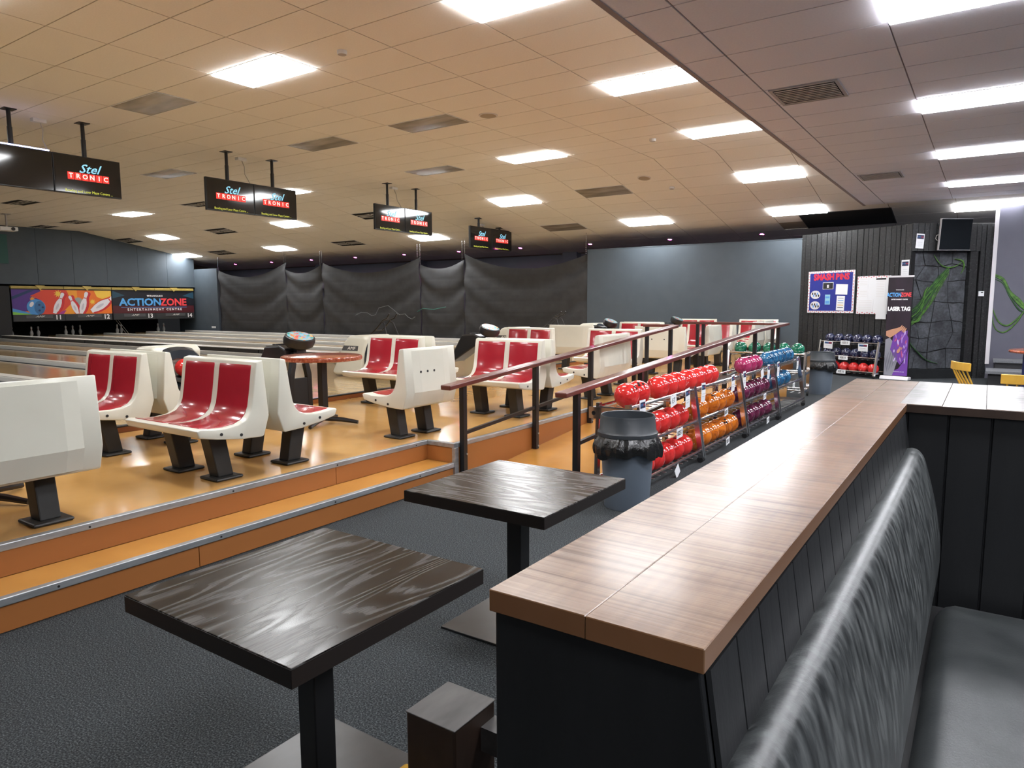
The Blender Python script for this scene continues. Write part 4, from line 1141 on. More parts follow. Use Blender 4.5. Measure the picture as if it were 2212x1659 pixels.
def mask_unit(y0, nums, label):
    t = wthing('masking_unit', label, 'masking unit', (XW+.10, y0, 0), YD, group='masking units over the pin decks')
    W = 3.4
    MB().box(.02,W-.02,.985,1.235,-.15,-.0).build('fascia', M['mask_grey'], t, bevel=.01)
    MB().box(.01,W-.01,1.235,2.12,-.15,-.003).build('art_board', C_['night'], t)
    MB().box(.0,W,2.115,2.15,-.12,.02).build('trim_gap', M['black'], t)
    for k in (0,1):
        MB().box(.01+1.695*k,1.69+1.695*k,2.150,2.195,-.1,.03).build('gold_trim', M['gold'], t, bevel=.006)
        MB().box(.01+1.695*k,1.69+1.695*k,2.200,2.240,-.1,.015).build('gold_trim', M['gold'], t, bevel=.006)
        xc = .92+1.58*k
        MB().prism([(xc-.16,2.265),(xc+.16,2.265),(xc,2.10)], .03, .055, 'z').build('gold_arrow', M['gold'], t)
        MB().box(.42+1.695*k,1.28+1.695*k,1.10,1.215,0,.012).build('fascia_strip', M['mask_grey2'], t, bevel=.004)
        lettering('maker_lettering', 'AMF', .09, M['cap'], t, (.85+1.695*k,1.157,.0135), (0,0,0), shear=.5, sx=1.6, extrude=.0005)
        lettering('lane_number', str(nums[k]), .235, C_['white'], t, (1.47+1.695*k,1.115,.004), (0,0,0), extrude=.002, bold=.006)
        MB().box(.04+1.695*k,.36+1.695*k,1.0,1.21,0,.006).build('fascia_cover', M['mask_grey'], t)
    MB().box(1.69,1.71,.985,1.235,-.02,.004).build('fascia_joint', M['black'], t)
    return t
ma = mask_unit(10.45, (11,12), 'masking unit with a bright cartoon of flying pins and a blue ball')
A0, A1 = 1.235, 2.115
flat(ma, 'art_ground', [(.02,A0),(3.38,A0),(3.38,A1),(.02,A1)], -.002, C_['orange'])
flat(ma, 'art_shape', [(.02,A0+.02),(1.05,A0+.25),(1.15,A0+.6),(.9,A1),(.02,A1)], 0, C_['purple'])
flat(ma, 'art_shape', [(.02,A1-.25),(.55,A1-.02),(.75,A1-.02),(.02,A1-.36)], .002, C_['navy'])
flat(ma, 'art_shape', [(.7,A0),(1.65,A0),(1.95,A0+.30),(1.9,A1-.15),(1.75,A1),(1.05,A1),(.60,A1-.22),(.95,A0+.5)], .002, C_['red'])
flat(ma, 'art_shape', [(1.55,A0),(2.0,A0),(2.15,A0+.3),(2.15,A1),(1.8,A1),(1.95,A0+.4)], .003, C_['amber'])
flat(ma, 'art_shape', [(2.75,A1),(2.85,A1-.25),(3.05,A1-.33),(3.38,A1-.2),(3.38,A1)], .004, C_['yellow'])
flat(ma, 'art_shape', [(.02,A0),(.62,A0),(.02,A0+.10)], .004, C_['green'])
flat(ma, 'art_shape', [(.02,A0+.10),(.62,A0),(.75,A0),(.02,A0+.22)], .003, C_['ballblue'])
flat(ma, 'art_shape', [(1.45,A0),(1.65,A0),(1.75,A0+.14),(1.62,A0+.12)], .006, C_['magenta'])
def star(cx, cy, r, n=9):
    return [(cx+(r if i%2==0 else r*.45)*math.cos(P2*i/n), cy+(r if i%2==0 else r*.45)*math.sin(P2*i/n)) for i in range(2*n)]
flat(ma, 'art_star', star(1.50,A0+.74,.15), .006, C_['yellow']); flat(ma, 'art_star', star(.66,A0+.55,.10), .006, C_['amber']); flat(ma, 'art_star', star(2.68,A0+.45,.12), .006, C_['yellow'])
flat(ma, 'art_ball', ell(.76,A0+.265,.30,.275), .008, C_['ballblue']); flat(ma, 'art_ball_glint', ell(.62,A0+.36,.06,.10,-.5), .012, C_['pinwhite'])
flat(ma, 'art_ball_shade', ell(.87,A0+.24,.17,.24), .010, pbr('print ballshade', (.04,.16,.38), .45))
for a, b in ((.86,.34),(.97,.25),(.86,.14)): flat(ma, 'art_ball_hole', ell(a,A0+b,.036,.036), .014, C_['navy'])
flat(ma, 'art_pin_disc', ell(2.18,A0+.42,.17,.19), .006, C_['grey'])
for (cx, cy, h, ro) in ((1.34,A0+.03,.82,-.42),(2.13,A0-.0,.72,.36),(2.24,A0+.0,.86,-.30),(2.62,A0+.10,1.12,-1.02)):
    flat(ma, 'art_pin_outline', [(x_, max(A0+.002,min(A1-.004,y_))) for x_, y_ in [(min(3.375,a+.05),b-.0) for a, b in pin_poly(cx, cy, h, ro, .045)]], .007, C_['pinred'])
    flat(ma, 'art_pin', [(min(3.375,x_), max(A0+.002,min(A1-.006,y_))) for x_, y_ in pin_poly(cx, cy, h, ro)], .011, C_['pinwhite'])
    c, s_ = math.cos(ro), math.sin(ro)
    b_ = [(-.055*h,.70*h),(.055*h,.70*h),(.05*h,.735*h),(-.05*h,.735*h)]
    flat(ma, 'art_pin_band', [(cx+x_*c-y_*s_, cy+x_*s_+y_*c) for x_, y_ in b_], .0155, C_['pinred'])
    e_ = ell(0,.33*h,.045*h,.15*h)
    flat(ma, 'art_pin_shade', [(cx+x_*c-y_*s_, max(A0+.004,cy+x_*s_+y_*c)) for x_, y_ in e_], .0155, C_['pinshade'])
mz = mask_unit(13.85, (13,14), 'black masking unit with the blue and red entertainment centre sign')
flat(mz, 'art_ground', [(.02,A0),(3.38,A0),(3.38,A0+.30),(.02,A0+.30)], .0, C_['dusk'])
flat(mz, 'art_ground', [(.02,A1-.3),(.5,A1-.18),(.02,A1)], .0, C_['teal']); flat(mz, 'art_ground', [(3.38,A1-.3),(2.9,A1-.18),(3.38,A1)], .0, C_['teal'])
lettering('sign_word', 'ACTION', .40, C_['blue'], mz, (1.12,1.66,.008), (0,0,0), bold=.012, sx=1.12, extrude=.003, spacing=.98)
lettering('sign_word', 'ZONE', .40, C_['rose'], mz, (2.48,1.66,.008), (0,0,0), bold=.012, sx=1.05, extrude=.003, spacing=.98)
lettering('sign_word', 'ENTERTAINMENT CENTRE', .125, C_['white'], mz, (1.70,1.375,.008), (0,0,0), bold=.004, spacing=1.55, sx=1.05, extrude=.002)
lettering('sign_word', 'WHANGAREI', .085, C_['white'], mz, (1.70,1.92,.008), (0,0,0), bold=.004, spacing=1.4, extrude=.002)
MB().box(.33,3.05,1.462,1.474,.004,.008).build('sign_rule', C_['blue'], mz)
# pins standing on the decks
pin_m = MB().lathe([(max(.001,r*.381), a*.381) for a, r in [(0,.068)]+[(a, r*.55/ .55) for a, r in [(.03,.072),(.10,.11),(.22,.145),(.31,.158),(.42,.145),(.55,.09),(.65,.062),(.70,.061),(.80,.078),(.87,.084),(.94,.07),(.985,.035),(1.0,.003)]]], 20).mesh('bowling_pin', M['pin'], smooth=True)
pins = [(11.45,'11'),(11.75,'11'),(12.62,'12'),(12.95,'12'),(14.55,'13'),(14.80,'13'),(16.25,'14'),(10.95,'11'),(13.3,'12'),(16.6,'14')]
cnt = {}
for yy, ln in pins:
    cnt[ln] = cnt.get(ln, -1)+1
    o = obj('bowling_pin', pin_m, loc=(-29.35-.18*(cnt[ln]%3), yy, .405)); tag(o, 'dim white bowling pin on the %s pin deck from the slate wall end, %s there' % ({'14':'first','13':'second','12':'third','11':'fourth'}[ln], ORD[cnt[ln]]), 'bowling pin', 'pins on the dark pin decks')
    bd = MB().lathe([(.0245,.255),(.0245,.263)], 18).build('red_band', C_['pinred'], o)
MBd = MB().box(-30.5, XE, -.53, .53, .3, .405).mesh('pin_deck', M['lane'])
for yy, ln in ((11.29,11),(13.01,12),(14.69,13),(16.41,14)):
    o = obj('pin_deck', MBd, loc=(0,yy,0)); tag(o, 'dark timber pin deck, %s from the slate wall end' % {14:'first',13:'second',12:'third',11:'fourth'}[ln], 'pin deck', 'pin decks under the masking units')
sw = thing('sweep_bar', 'pair of thin diagonal bars hanging beside the pins of lane 13', 'sweep bar', (-28.6, 14.25, .41))
for dy in (0,.09): MB().bar((0,.28+dy,0),(0,-.10+dy,.55),.012,.012).build('bar', M['chrome'], sw)

# ================================================================== BLACK SHEETS
def drape(x0, x1, zl, zm, zr, label, seed):
    rn = random.Random(seed)
    t = thing('black_sheet', label, 'sheet', ((x0+x1)/2, YW+.07, 0), group='black plastic sheets hung from chains')
    Wd = x1-x0; xc = (x0+x1)/2; ph = rn.uniform(0,6)
    def top(s_):
        b = zm - (zl+zr)/2
        return zl*(1-s_)+zr*s_ + 4*s_*(1-s_)*b
    dp = ((zl+zr)/2-zm)
    def fn(a, b):
        z0 = .42; zt = top(a); z = z0+(zt-z0)*b
        drop = 1-b
        line = z - (-4*a*(1-a)*(dp*1.6+.35*drop))       # level sets that sag more with depth
        fade = math.exp(-1.2*drop)
        yy = .045*fade*math.sin(line*6.0+ph) + .014*fade*math.sin(line*13+ph*2+a*3)
        yy += .030*math.sin(a*Wd*1.3+ph)*drop + .004*math.sin(a*Wd*6+ph)
        cr = (z % .36)/.36
        yy += .006*math.exp(-((cr-.5)/.07)**2)
        edge = min(a, 1-a)
        yy += .05*math.exp(-edge*22)
        return (x0-xc+Wd*a, yy-.08, z)
    MB().grid(fn, 64, 60).build('sheet', M['drape'], t, smooth=True, fix=False)
    for xx, zz in ((x0+.04, zl), (x1-.04, zr)):
        zt = zs(YW-.1)
        ch = MB(); n = max(2, int((zt-zz)/.05))
        for k in range(n):
            z_ = zz + (zt-zz)*k/n
            ch.box(xx-xc-.010, xx-xc+.010, -.085, -.075, z_, z_+.035)
        ch.build('chain', M['chrome'], t)
    return t
drape(-26.60,-22.30, 2.98,2.66,3.16, 'black sheet farthest left, beside the slate wall end', 1)
drape(-22.27,-20.24, 2.90,2.71,2.97, 'narrow black sheet, second from the left, lit along its top', 2)
dr3 = drape(-20.22,-15.52, 3.06,2.64,3.07, 'wide black sheet in the middle with a swagged top', 3)
dr4 = drape(-15.48,-13.66, 2.85,2.68,2.92, 'narrow black sheet, second from the right', 4)
drape(-13.64, -9.30, 3.12,2.58,2.92, 'widest black sheet on the right, next to the slate wall', 5)
def wire(pts, sheet_, m):
    o = MB().tube([(p[0]-sheet_.location.x, p[1]-sheet_.location.y, p[2]) for p in pts], .010, 6).build('wire', m, sheet_, smooth=True); return o
M['wire_g'] = pbr('green wire', (.02,.16,.12), .4); M['wire_p'] = pbr('pale wire', (.09,.10,.10), .4)
def smooth_pts(l, y): 
    out = []
    for i in range(len(l)-1):
        for k in range(5):
            f = k/5; out.append((l[i][0]*(1-f)+l[i+1][0]*f, y, l[i][1]*(1-f)+l[i+1][1]*f))
    out.append((l[-1][0], y, l[-1][1])); return out
wire(smooth_pts([(-18.38,1.17),(-18.1,1.27),(-17.8,1.26),(-17.58,1.16),(-17.4,1.2),(-17.24,1.43),(-16.81,1.51),(-16.5,1.33),(-16.29,1.2),(-16.04,1.23),(-15.9,1.12),(-15.73,1.06),(-15.6,1.14)], YW-.13), dr3, M['wire_p'])
wire(smooth_pts([(-15.5,1.30),(-15.26,1.41),(-14.8,1.38),(-14.29,1.46)], YW-.13), dr4, M['wire_g'])

# ================================================================== CHARRED TIMBER WALLS AND THEIR SIGNS
C1 = Vector((-3.70, 17.40)); D1 = Vector((.89,-.454)).normalized()
w1 = wthing('wall_right', '', 'wall', (C1.x, C1.y, 0), D1); struct(w1)
for k_ in ('label','category'): del w1[k_]
S1 = 2.62
MB().box(0,S1,0,3.10,-.14,-.025).build('wall_core', M['black'], w1)
xx = 0; rn = random.Random(3)
while xx < S1-.02:
    wd = min(rn.choice((.09,.11,.12,.14,.15)), S1-xx)
    MB().box(xx+.005, xx+wd-.005, 0, 3.10+rn.uniform(-.004,.004), -.025, rn.uniform(-.006,.006)).build('plank', M['charred'], w1, bevel=.003)
    xx += wd
E1 = C1 + D1*S1; D2 = Vector((.8,.6))
w2 = wthing('wall_right', '', 'wall', (E1.x, E1.y, 0), D2); struct(w2)
for k_ in ('label','category'): del w2[k_]
S2 = 1.70
MB().box(0,S2,0,3.12,-.30,-.16).build('wall_core', M['black'], w2)
xx = 0
while xx < S2-.02:
    wd = min(rn.choice((.10,.12,.13,.15)), S2-xx)
    z0 = 2.57 if xx+wd/2 < 1.40 else 0
    MB().box(xx+.005, xx+wd-.005, z0, 3.12, -.025, rn.uniform(-.005,.005)).build('plank', M['charred'], w2, bevel=.003)
    MB().box(xx+.005, xx+wd-.005, z0, 3.11, -.16, -.026).build('backing', M['black'], w2)
    xx += wd
MB().box(0,1.42,0,.19,-.16,-.02).build('plinth', M['board_black'], w2)
MB().box(1.24,1.40,.19,2.57,-.155,-.02).build('reveal', M['charred'], w2)
# rock mural: separate stones with joints
mu = wthing('rock_mural', 'grey rock mural with green vines set in the charred wall', 'mural', (E1.x, E1.y, 0), D2)
mu.matrix_world = mu.matrix_world @ Matrix.Translation((0,0,-.15))
MB().box(0,1.24,.19,2.57,0,.02).build('mural_ground', M['rockdark'] if 'rockdark' in M else M['black'], mu)
rr = random.Random(11)
cols = [0,.28,.62,.95,1.24]; rowz = [.19,.52,.88,1.22,1.58,1.92,2.26,2.57]
pt = {}
for i in range(5):
    for j in range(8):
        pt[i,j] = (cols[i]+(rr.uniform(-.10,.10) if 0 < i < 4 else 0), rowz[j]+(rr.uniform(-.09,.09) if 0 < j < 7 else 0))
for j in range(7):
    for i in range(4):
        q = [pt[i,j],pt[i+1,j],pt[i+1,j+1],pt[i,j+1]]
        cx = sum(a for a,b in q)/4; cz = sum(b for a,b in q)/4
        poly = []
        for k in range(4):
            a, b = q[k], q[(k+1)%4]
            for f in (0,.34,.67):
                x_ = a[0]*(1-f)+b[0]*f; z_ = a[1]*(1-f)+b[1]*f
                jx = rr.uniform(-.012,.012) if f else 0
                poly.append((cx+(x_-cx)*.965+jx*.5, cz+(z_-cz)*.965+jx))
        MB().prism(poly, .02, .032+rr.uniform(0,.012), 'z').build('stone', M['rock'], mu, bevel=.006)
def vine(t, pts, r, m, z=.055):
    P_ = []
    for i in range(len(pts)-1):
        p0 = pts[max(i-1,0)]; p1 = pts[i]; p2 = pts[i+1]; p3 = pts[min(i+2,len(pts)-1)]
        for k in range(6):
            f = k/6
            P_.append(tuple(.5*((2*p1[c])+(-p0[c]+p2[c])*f+(2*p0[c]-5*p1[c]+4*p2[c]-p3[c])*f*f+(-p0[c]+3*p1[c]-3*p2[c]+p3[c])*f**3) for c in (0,1))+(z,))
    P_.append((pts[-1][0],pts[-1][1],z))
    n = len(P_)
    MB().tube(P_, [r*(.35+.65*math.sin(P2*(i+.5)/n)) for i in range(n)], 6).build('vine', m, t, smooth=True)
for i in range(26):
    o_ = rr.uniform(-.17,.17)
    vine(mu, [(.02+rr.uniform(0,.05),1.12+o_+rr.uniform(0,.15)),(.25,1.35+o_),(.45+rr.uniform(-.05,.05),1.65+o_),(.65+rr.uniform(-.05,.05),1.95+o_*.6),(.85,2.20+o_*.4)], rr.uniform(.005,.011), M['vine_dark'] if i < 19 else M['vine'], .05+.0015*i)
vine(mu, [(.02,1.10),(.15,1.15),(.28,1.18),(.38,1.38),(.52,1.52)], .020, M['vine'], .07)
vine(mu, [(.32,1.35),(.36,1.55),(.38,1.75),(.44,1.86)], .018, M['vine'], .07)
vine(mu, [(.52,2.50),(.66,2.32),(.82,2.25),(1.0,2.28),(1.16,2.40)], .012, M['vine'], .07)
vine(mu, [(.95,2.42),(1.12,2.38),(1.16,2.25),(1.10,2.12)], .016, M['vine'], .07)
vine(mu, [(.10,.85),(.16,.70),(.30,.55),(.50,.38),(.75,.30)], .014, M['vine_dark'], .06)
vine(mu, [(.03,.90),(.06,.78),(.12,.68),(.16,.62)], .012, M['vine'], .07)
# pale corner trim and the purple grey wall to the right
E2 = E1 + D2*S2
tr = struct(MB().box(-.035,.035,-.03,.03,.30,3.38).build('trim_1', M['trim_white'])); tr.location = (E2.x+.02, E2.y-.02, 0)
w3 = struct(MB().box(E2.x, 6.5, E2.y-.01, E2.y+.1, 0, 3.45).build('wall_right', M['slate2']))
mv = wthing('vine_mural', 'green vines painted on the purple grey wall at the right edge', 'mural', (E2.x, E2.y-.012, 0), (1,0))
for i in range(9):
    o_ = rr.uniform(-.06,.06)
    vine(mv, [(.05,2.05+o_),(.20,1.95+o_),(.32,1.70+o_),(.48,1.48+o_*2),(.62,1.35+o_),(.80,1.15+o_*2),(1.1,1.05)], rr.uniform(.012,.02), M['vine_dark'] if i < 4 else M['vine'], .004)
vine(mv, [(.04,1.45),(.15,1.18),(.30,1.08),(.45,1.20),(.60,1.42)], .016, M['vine'], .008)
vine(mv, [(.04,1.30),(.12,1.02),(.28,.95),(.46,1.15),(.58,1.38),(.70,1.45)], .014, M['vine'], .008)
# notice board "SMASH PINS"
def on1(name, label, cat, s0, s1, z0, z1, off=.012, group=None):
    s_ = (s0+s1)/2; z_ = (z0+z1)/2; n_ = Vector((D1.y, -D1.x))
    p = C1 + D1*s_ + n_*off
    return wthing(name, label, cat, (p.x, p.y, z_), D1, group), s1-s0, z1-z0
M['board_blue'] = pbr('royal blue board', (.012,.020,.22), .7)
M['pinred_dark'] = pbr('brush red', (.55,.02,.05), .6)
def bordered(t, w, h, ground, b=.045):
    MB().box(-w/2,w/2,-h/2,h/2,0,.015).build('board', M['paper'], t)
    MB().box(-w/2+b,w/2-b,-h/2+b,h/2-b,.015,.018).build('board_face', ground, t)
    n = int(w/.055); dash = MB().box(-.011,.011,-.008,.008,.015,.0175).mesh('border_mark', M['red_ink'])
    for i in range(n):
        for yy in (-h/2+b*.5, h/2-b*.5): obj('border_mark', dash, t, loc=(-w/2+.03+(w-.06)*i/(n-1), yy+.008*(-1)**i, 0), rot=(0,0,.5*(-1)**i))
    n = int(h/.065)
    for i in range(n):
        for xx_ in (-w/2+b*.5, w/2-b*.5): obj('border_mark', dash, t, loc=(xx_+.006*(-1)**i, -h/2+.05+(h-.1)*i/(n-1), 0), rot=(0,0,1.2*(-1)**i))
sbd, w_, h_ = on1('notice_board', 'blue notice board headed SMASH PINS in red brush letters', 'notice board', .25, 1.42, 1.325, 2.255, .012)
bordered(sbd, w_, h_, M['board_blue'])
for (txt, x_, sz, r_) in (('S',-.40,.15,.05),('M',-.29,.14,-.05),('A',-.175,.14,.04),('S',-.075,.16,-.04),('H',.025,.14,.03),('P',.17,.14,-.03),('I',.245,.12,.0),('N',.32,.14,.06),('S',.42,.15,-.06)):
    lettering('brush_letter', txt, sz*1.25, M['pinred_dark'], sbd, (x_, .325, .0195), (0,0,r_), bold=.010, sx=.95, extrude=.001)
def sheet(t, x, y, w, h, m, z=.019, name='pinned_sheet', rot=0):
    o = MB().box(-w/2,w/2,-h/2,h/2,0,.002).build(name, m, t); o.location = (x,y,z); o.rotation_euler = (0,0,rot); return o
sheet(sbd, -.06, .135, .27, .155, M['paper']); sheet(sbd, -.06, .135, .25, .135, M['ink'], .0215); sheet(sbd, -.06, .125, .05, .07, M['trim_white'], .024)
sheet(sbd, .285, .05, .29, .225, M['paper'], rot=-.04)
s_ = sheet(sbd, .27, -.25, .20, .32, M['paper'], rot=-.03)
for i in range(5): MB().box(-.07,.07,.10-.05*i,.115-.05*i,.002,.003).build('print_block', (M['ink_grey'],M['blue_ink'],M['ink_grey'],M['yellow'],M['ink'])[i], s_)
M['sky'] = pbr('sky print', (.25,.50,.62), .6)
s_ = sheet(sbd, -.06, -.17, .13, .22, M['sky']); MB().box(-.05,.05,-.09,-.03,.002,.003).build('print_block', M['blue_ink'], s_); MB().box(-.05,.05,.03,.07,.002,.003).build('print_block', M['blue_ink'], s_)
for cy in (-.06, -.30):
    MB().prism(ell(-.38,cy,.13,.095,0,14), .018, .020, 'z').build('cut_out', M['trim_white'], sbd)
    for k in range(6): MB().prism(ell(-.455+.032*k, cy+.022*(-1)**k, .018,.030,0,8), .0205, .022, 'z').build('print_block', (M['ink'],M['blue_ink'],M['ink'])[k%3], sbd)
wbd, w_, h_ = on1('notice_board', 'white notice board pinned with printed sheets beside the blue one', 'notice board', 1.49, 2.235, 1.31, 2.105, .012)
bordered(wbd, w_, h_, M['paper'], .04)
for (x_, y_, a, b) in ((-.22,.255,.21,.20),(-.22,.01,.21,.20),(-.17,-.22,.38,.26),(.16,.10,.22,.42)):
    s_ = sheet(wbd, x_, y_, a, b, M['paper'], .019)
    for i in range(int(b/.035)-1): MB().box(-a*.40,a*.40,b/2-.03-.035*i-.003,b/2-.03-.035*i+.003,.002,.0026).build('text_line', M['vent_white'], s_)
MB().box(.06,.28,.315,.345,.0225,.024).build('heading_strip', M['ink'], wbd)
hp_, w_, h_ = on1('hanging_sheet', 'plain white sheet hanging below the white notice board', 'notice', 1.95, 2.18, 1.205, 1.62, .036)
MB().box(-w_/2,w_/2,-h_/2,h_/2,0,.002).build('sheet', M['paper'], hp_)
pn = E1
notice((C1+D1*2.53+Vector((D1.y,-D1.x))*.03).to_3d()+Vector((0,0,2.235)), D1, .165, .33, 'white notice above the roll up banner', lines=3, group='white notices on the charred wall')
notice((E1+D2*.15+Vector((D2.y,-D2.x))*.02).to_3d()+Vector((0,0,2.765)), D2, .165, .29, 'white notice left of the wall mounted black screen', tilt=-.05, lines=3, group='white notices on the charred wall')
# wall mounted tv, thermostat
tv = wthing('wall_screen', 'black screen mounted high on the charred wall above the rock mural', 'screen', ((E1+D2*.80).x, (E1+D2*.80).y, 2.885), D2)
tv.matrix_world = tv.matrix_world @ Matrix.Translation((0,0,.12)) @ Matrix.Rotation(R(4),4,'X')
MB().box(-.32,.32,-.305,.305,-.03,.012).build('casing', M['tv_case'], tv, bevel=.004)
MB().box(-.31,.31,-.295,.295,.012,.0135).build('display', M['tv'], tv)
MB().box(-.325,.325,.298,.308,-.03,.016).build('top_edge', M['steel'], tv); MB().box(-.325,-.315,-.305,.305,-.03,.016).build('side_edge', M['vent'], tv); MB().box(-.325,.325,-.308,-.300,-.03,.016).build('bottom_edge', M['vent'], tv)
MB().box(-.08,.08,-.1,.1,-.115,-.03).build('bracket', M['blackmetal'], tv)
MB().tube([(-.30,.0,-.05),(-.345,-.02,-.06),(-.35,-.08,-.07),(-.31,-.12,-.07)], .006, 6).build('cable', M['cable'], tv)
th = wthing('thermostat', 'small white thermostat beside the rock mural', 'thermostat', ((E1+D2*1.49).x, (E1+D2*1.49).y, 1.72), D2)
MB().box(-.055,.055,-.05,.05,.005,.028).build('case', M['paper'], th, bevel=.005); MB().box(-.02,.03,.015,.035,.028,.0295).build('display', M['ink'], th)
# roll up banner
nn = Vector((D1.y,-D1.x))
pb = C1 + D1*2.57 + nn*.22
bt_ = wthing('roll_up_banner', 'tall roll up LASER TAG banner in black and purple beside the charred wall', 'banner', (pb.x, pb.y, 0), Vector((.97,-.24)))
MB().prism([(-.10,0),(.10,0),(.08,.06),(-.06,.07)], -.27, .27, 'x').build('base', M['trim_white'], bt_, bevel=.01).rotation_euler = (R(90)*0,0,0)
bb = bpy.data.objects[-1] if False else None
for o in bt_.children:
    if o.name.startswith('base'): o.matrix_local = Matrix(((1,0,0,0),(0,0,1,0),(0,-1,0,0),(0,0,0,1)))
M['ban'] = noisy('banner print', [(.35,(.012,.009,.014)),(.65,(.028,.016,.030))], 3, (1,.3,1), rough=.4)
MB().box(-.225,.225,.06,2.06,-.006,0).build('banner_sheet', M['ban'], bt_)
MB().box(-.25,.25,2.05,2.085,-.012,.012).build('top_rail', M['trim_white'], bt_)
lettering('banner_word', 'ACTION', .115, C_['blue'], bt_, (-.105,1.70,.001), (0,0,0), bold=.004, sx=.60, extrude=.0006)
lettering('banner_word', 'ZONE', .115, C_['rose'], bt_, (.118,1.70,.001), (0,0,0), bold=.004, sx=.60, extrude=.0006)
lettering('banner_word', 'ENTERTAINMENT CENTRE', .030, C_['white'], bt_, (0,1.61,.001), (0,0,0), bold=.001, sx=.85, extrude=.0005)
lettering('banner_word', 'WHANGAREI', .025, C_['white'], bt_, (0,1.80,.001), (0,0,0), extrude=.0005)
lettering('banner_word', 'LASER TAG', .105, C_['white'], bt_, (0,1.42,.001), (0,0,0), bold=.006, sx=.80, extrude=.0006)
lettering('banner_word', 'www.actionzone.co.nz', .035, C_['white'], bt_, (0,.16,.001), (0,0,0), extrude=.0005)
M['pp1'] = pbr('banner purple', (.16,.05,.34), .5); M['pp2'] = pbr('banner lilac', (.40,.22,.62), .5); M['skin'] = pbr('banner peach', (.52,.26,.16), .5); M['bgrey'] = pbr('banner grey', (.26,.26,.30), .5)
flat(bt_, 'art_shape', [(-.22,.08),(.22,.08),(.22,.62),(.16,.40),(.05,.22)], -.003, M['pp1'])
flat(bt_, 'art_cloak', [(-.22,.08),(-.06,.08),(-.02,.20),(.03,.42),(.0,.62),(-.06,.74),(-.14,.84),(-.22,.80)], -.001, M['bgrey'])
M['bgrey2'] = pbr('banner dark grey', (.12,.12,.15), .5); M['pp3'] = pbr('banner pale lilac', (.58,.45,.75), .5); M['ppr'] = pbr('banner rose', (.45,.08,.22), .5)
for i in range(8): flat(bt_, 'art_fold', ell(-.19+.026*i, .30+.03*i, .006, .16, .22), .001, M['bgrey2'])
flat(bt_, 'art_glow', [(-.12,.60),(-.02,.42),(.08,.30),(.16,.42),(.20,.60),(.21,.84),(.15,.98),(.04,1.02),(-.06,.92)], .0005, M['pp1'])
rb_ = random.Random(5)
for i in range(26): flat(bt_, 'art_streak', ell(rb_.uniform(-.06,.18), rb_.uniform(.40,.98), rb_.uniform(.006,.014), rb_.uniform(.03,.10), rb_.uniform(-.5,.2), 12), .003+.0002*i, (M['pp2'],M['pp3'],M['pp1'],M['ppr'])[i%4])
flat(bt_, 'art_arm', [(-.21,.88),(-.13,.84),(-.02,.92),(.07,1.0),(.05,1.06),(-.04,1.03),(-.14,1.0),(-.21,.97)], .010, M['skin'])
for i in range(4): flat(bt_, 'art_finger', ell(.06+.026*i, 1.05-.018*i, .014, .055, -.5, 14), .011+.0003*i, M['skin'])
flat(bt_, 'art_hand', ell(.04,.58,.028,.05,-.4,14), .010, M['skin'])
for i in range(3): flat(bt_, 'art_finger', ell(.055+.022*i, .64-.006*i, .008, .032, -.35, 12), .011, M['skin'])
# rack of navy and red balls against the charred wall
rb_o = C1 + D1*2.10 + nn*.52
ang1 = math.atan2(D1.y, D1.x)
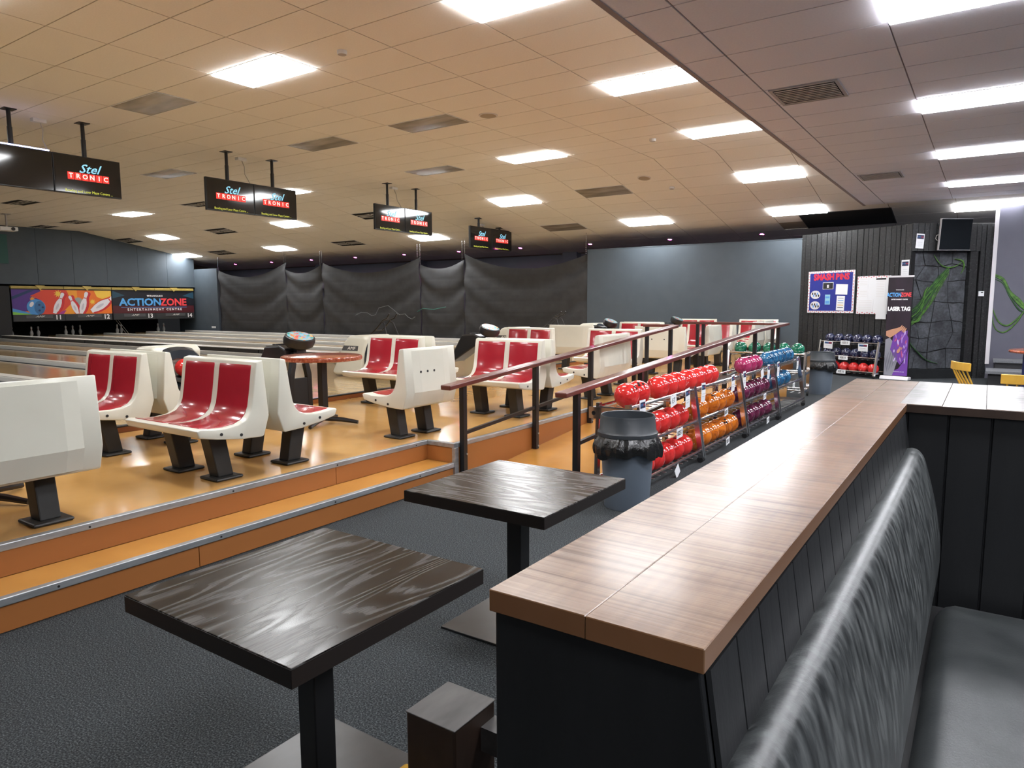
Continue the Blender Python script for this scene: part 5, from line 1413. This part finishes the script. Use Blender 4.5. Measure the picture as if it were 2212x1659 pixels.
# rack local +x is the front: turn it to face along nn, its y then runs along -D1... measured from the right end
RO = (C1 + D1*.93 + nn*.46).to_3d(); RA = math.atan2(nn.y, nn.x)
rack('ball_rack', 'chrome ball rack of navy and red balls against the charred wall', (RO.x, RO.y, 0), RA, 1.36, 'chrome bowling ball racks beyond the ramp')
for lev, kind, n, off in ((2,'navy',6,.14),(1,'navy',6,.14),(0,'red',6,.14)):
    for i in range(n):
        ball(kind, rack_ball_pos((RO.x,RO.y,0), RA, lev, off-.01+.222*i), '%s bowling ball, %s from left on the %s shelf by the charred wall' % (CN[kind], ORD[i], LEV[lev]), 'balls on the rack at the charred wall')
def on_rack(a, z, off=.06): return Vector((RO.x, RO.y, 0)) + Matrix.Rotation(RA,3,'Z') @ Vector((-.155*z+.035+off, a, z))
size_tag(on_rack(.62,.70,.03), D1, 'SIZE 15', 'tag reading SIZE 15 on the top rail of the charred wall rack', 0, .22, .09)
size_tag(on_rack(.62,.385,.03), D1, 'SIZE 15', 'tag reading SIZE 15 on the middle rail of the charred wall rack', 0, .22, .09)
size_tag(on_rack(.62,.09,.03), D1, 'SIZE 16', 'tag reading SIZE 16 on the bottom rail of the charred wall rack', 0, .22, .09)
notice(on_rack(.22,.64,.035), D1, .22, .16, 'white notice at the left of the charred wall rack', lines=1, tilt=-.05)
notice(on_rack(1.05,.62,.035), D1, .22, .16, 'white notice at the right of the charred wall rack', lines=1)
# carpeted steps, cushion and drum table at the right edge
st = thing('carpet_steps', 'grey carpeted seating steps at the right edge below the vines', 'steps', (E2.x+.15, E2.y-1.0, 0))
MB().box(0,3,.3,.98,0,.38).build('step', M['stage_dark'], st); MB().box(-.03,3,.27,.98,.38,.42).build('step_pad', M['stage_grey'], st)
MB().box(-.10,3,-.45,.29,0,.22).build('step', M['stage_dark'], st); MB().box(-.14,3,-.5,.29,.22,.27).build('step_pad', M['stage_grey'], st)
pc = MB().box(.75,1.5,.30,.90,.42,.50).build('pink_cushion', M['pink_cushion'], None, bevel=.02); pc.location = st.location; tag(pc, 'hot pink seat cushion on the grey steps', 'cushion')
dt = thing('drum_table', 'round orange table on a blue drum at the right edge', 'table', (.86, 14.3, 0))
MB().lathe([(.52,.715),(.56,.725),(.565,.745),(.55,.765),(.52,.77)], 40).build('table_top', M['table_red'], dt, smooth=True)
MB().lathe([(.36,0),(.36,.72)], 32).build('drum', M['blue_drum'], dt, smooth=True)
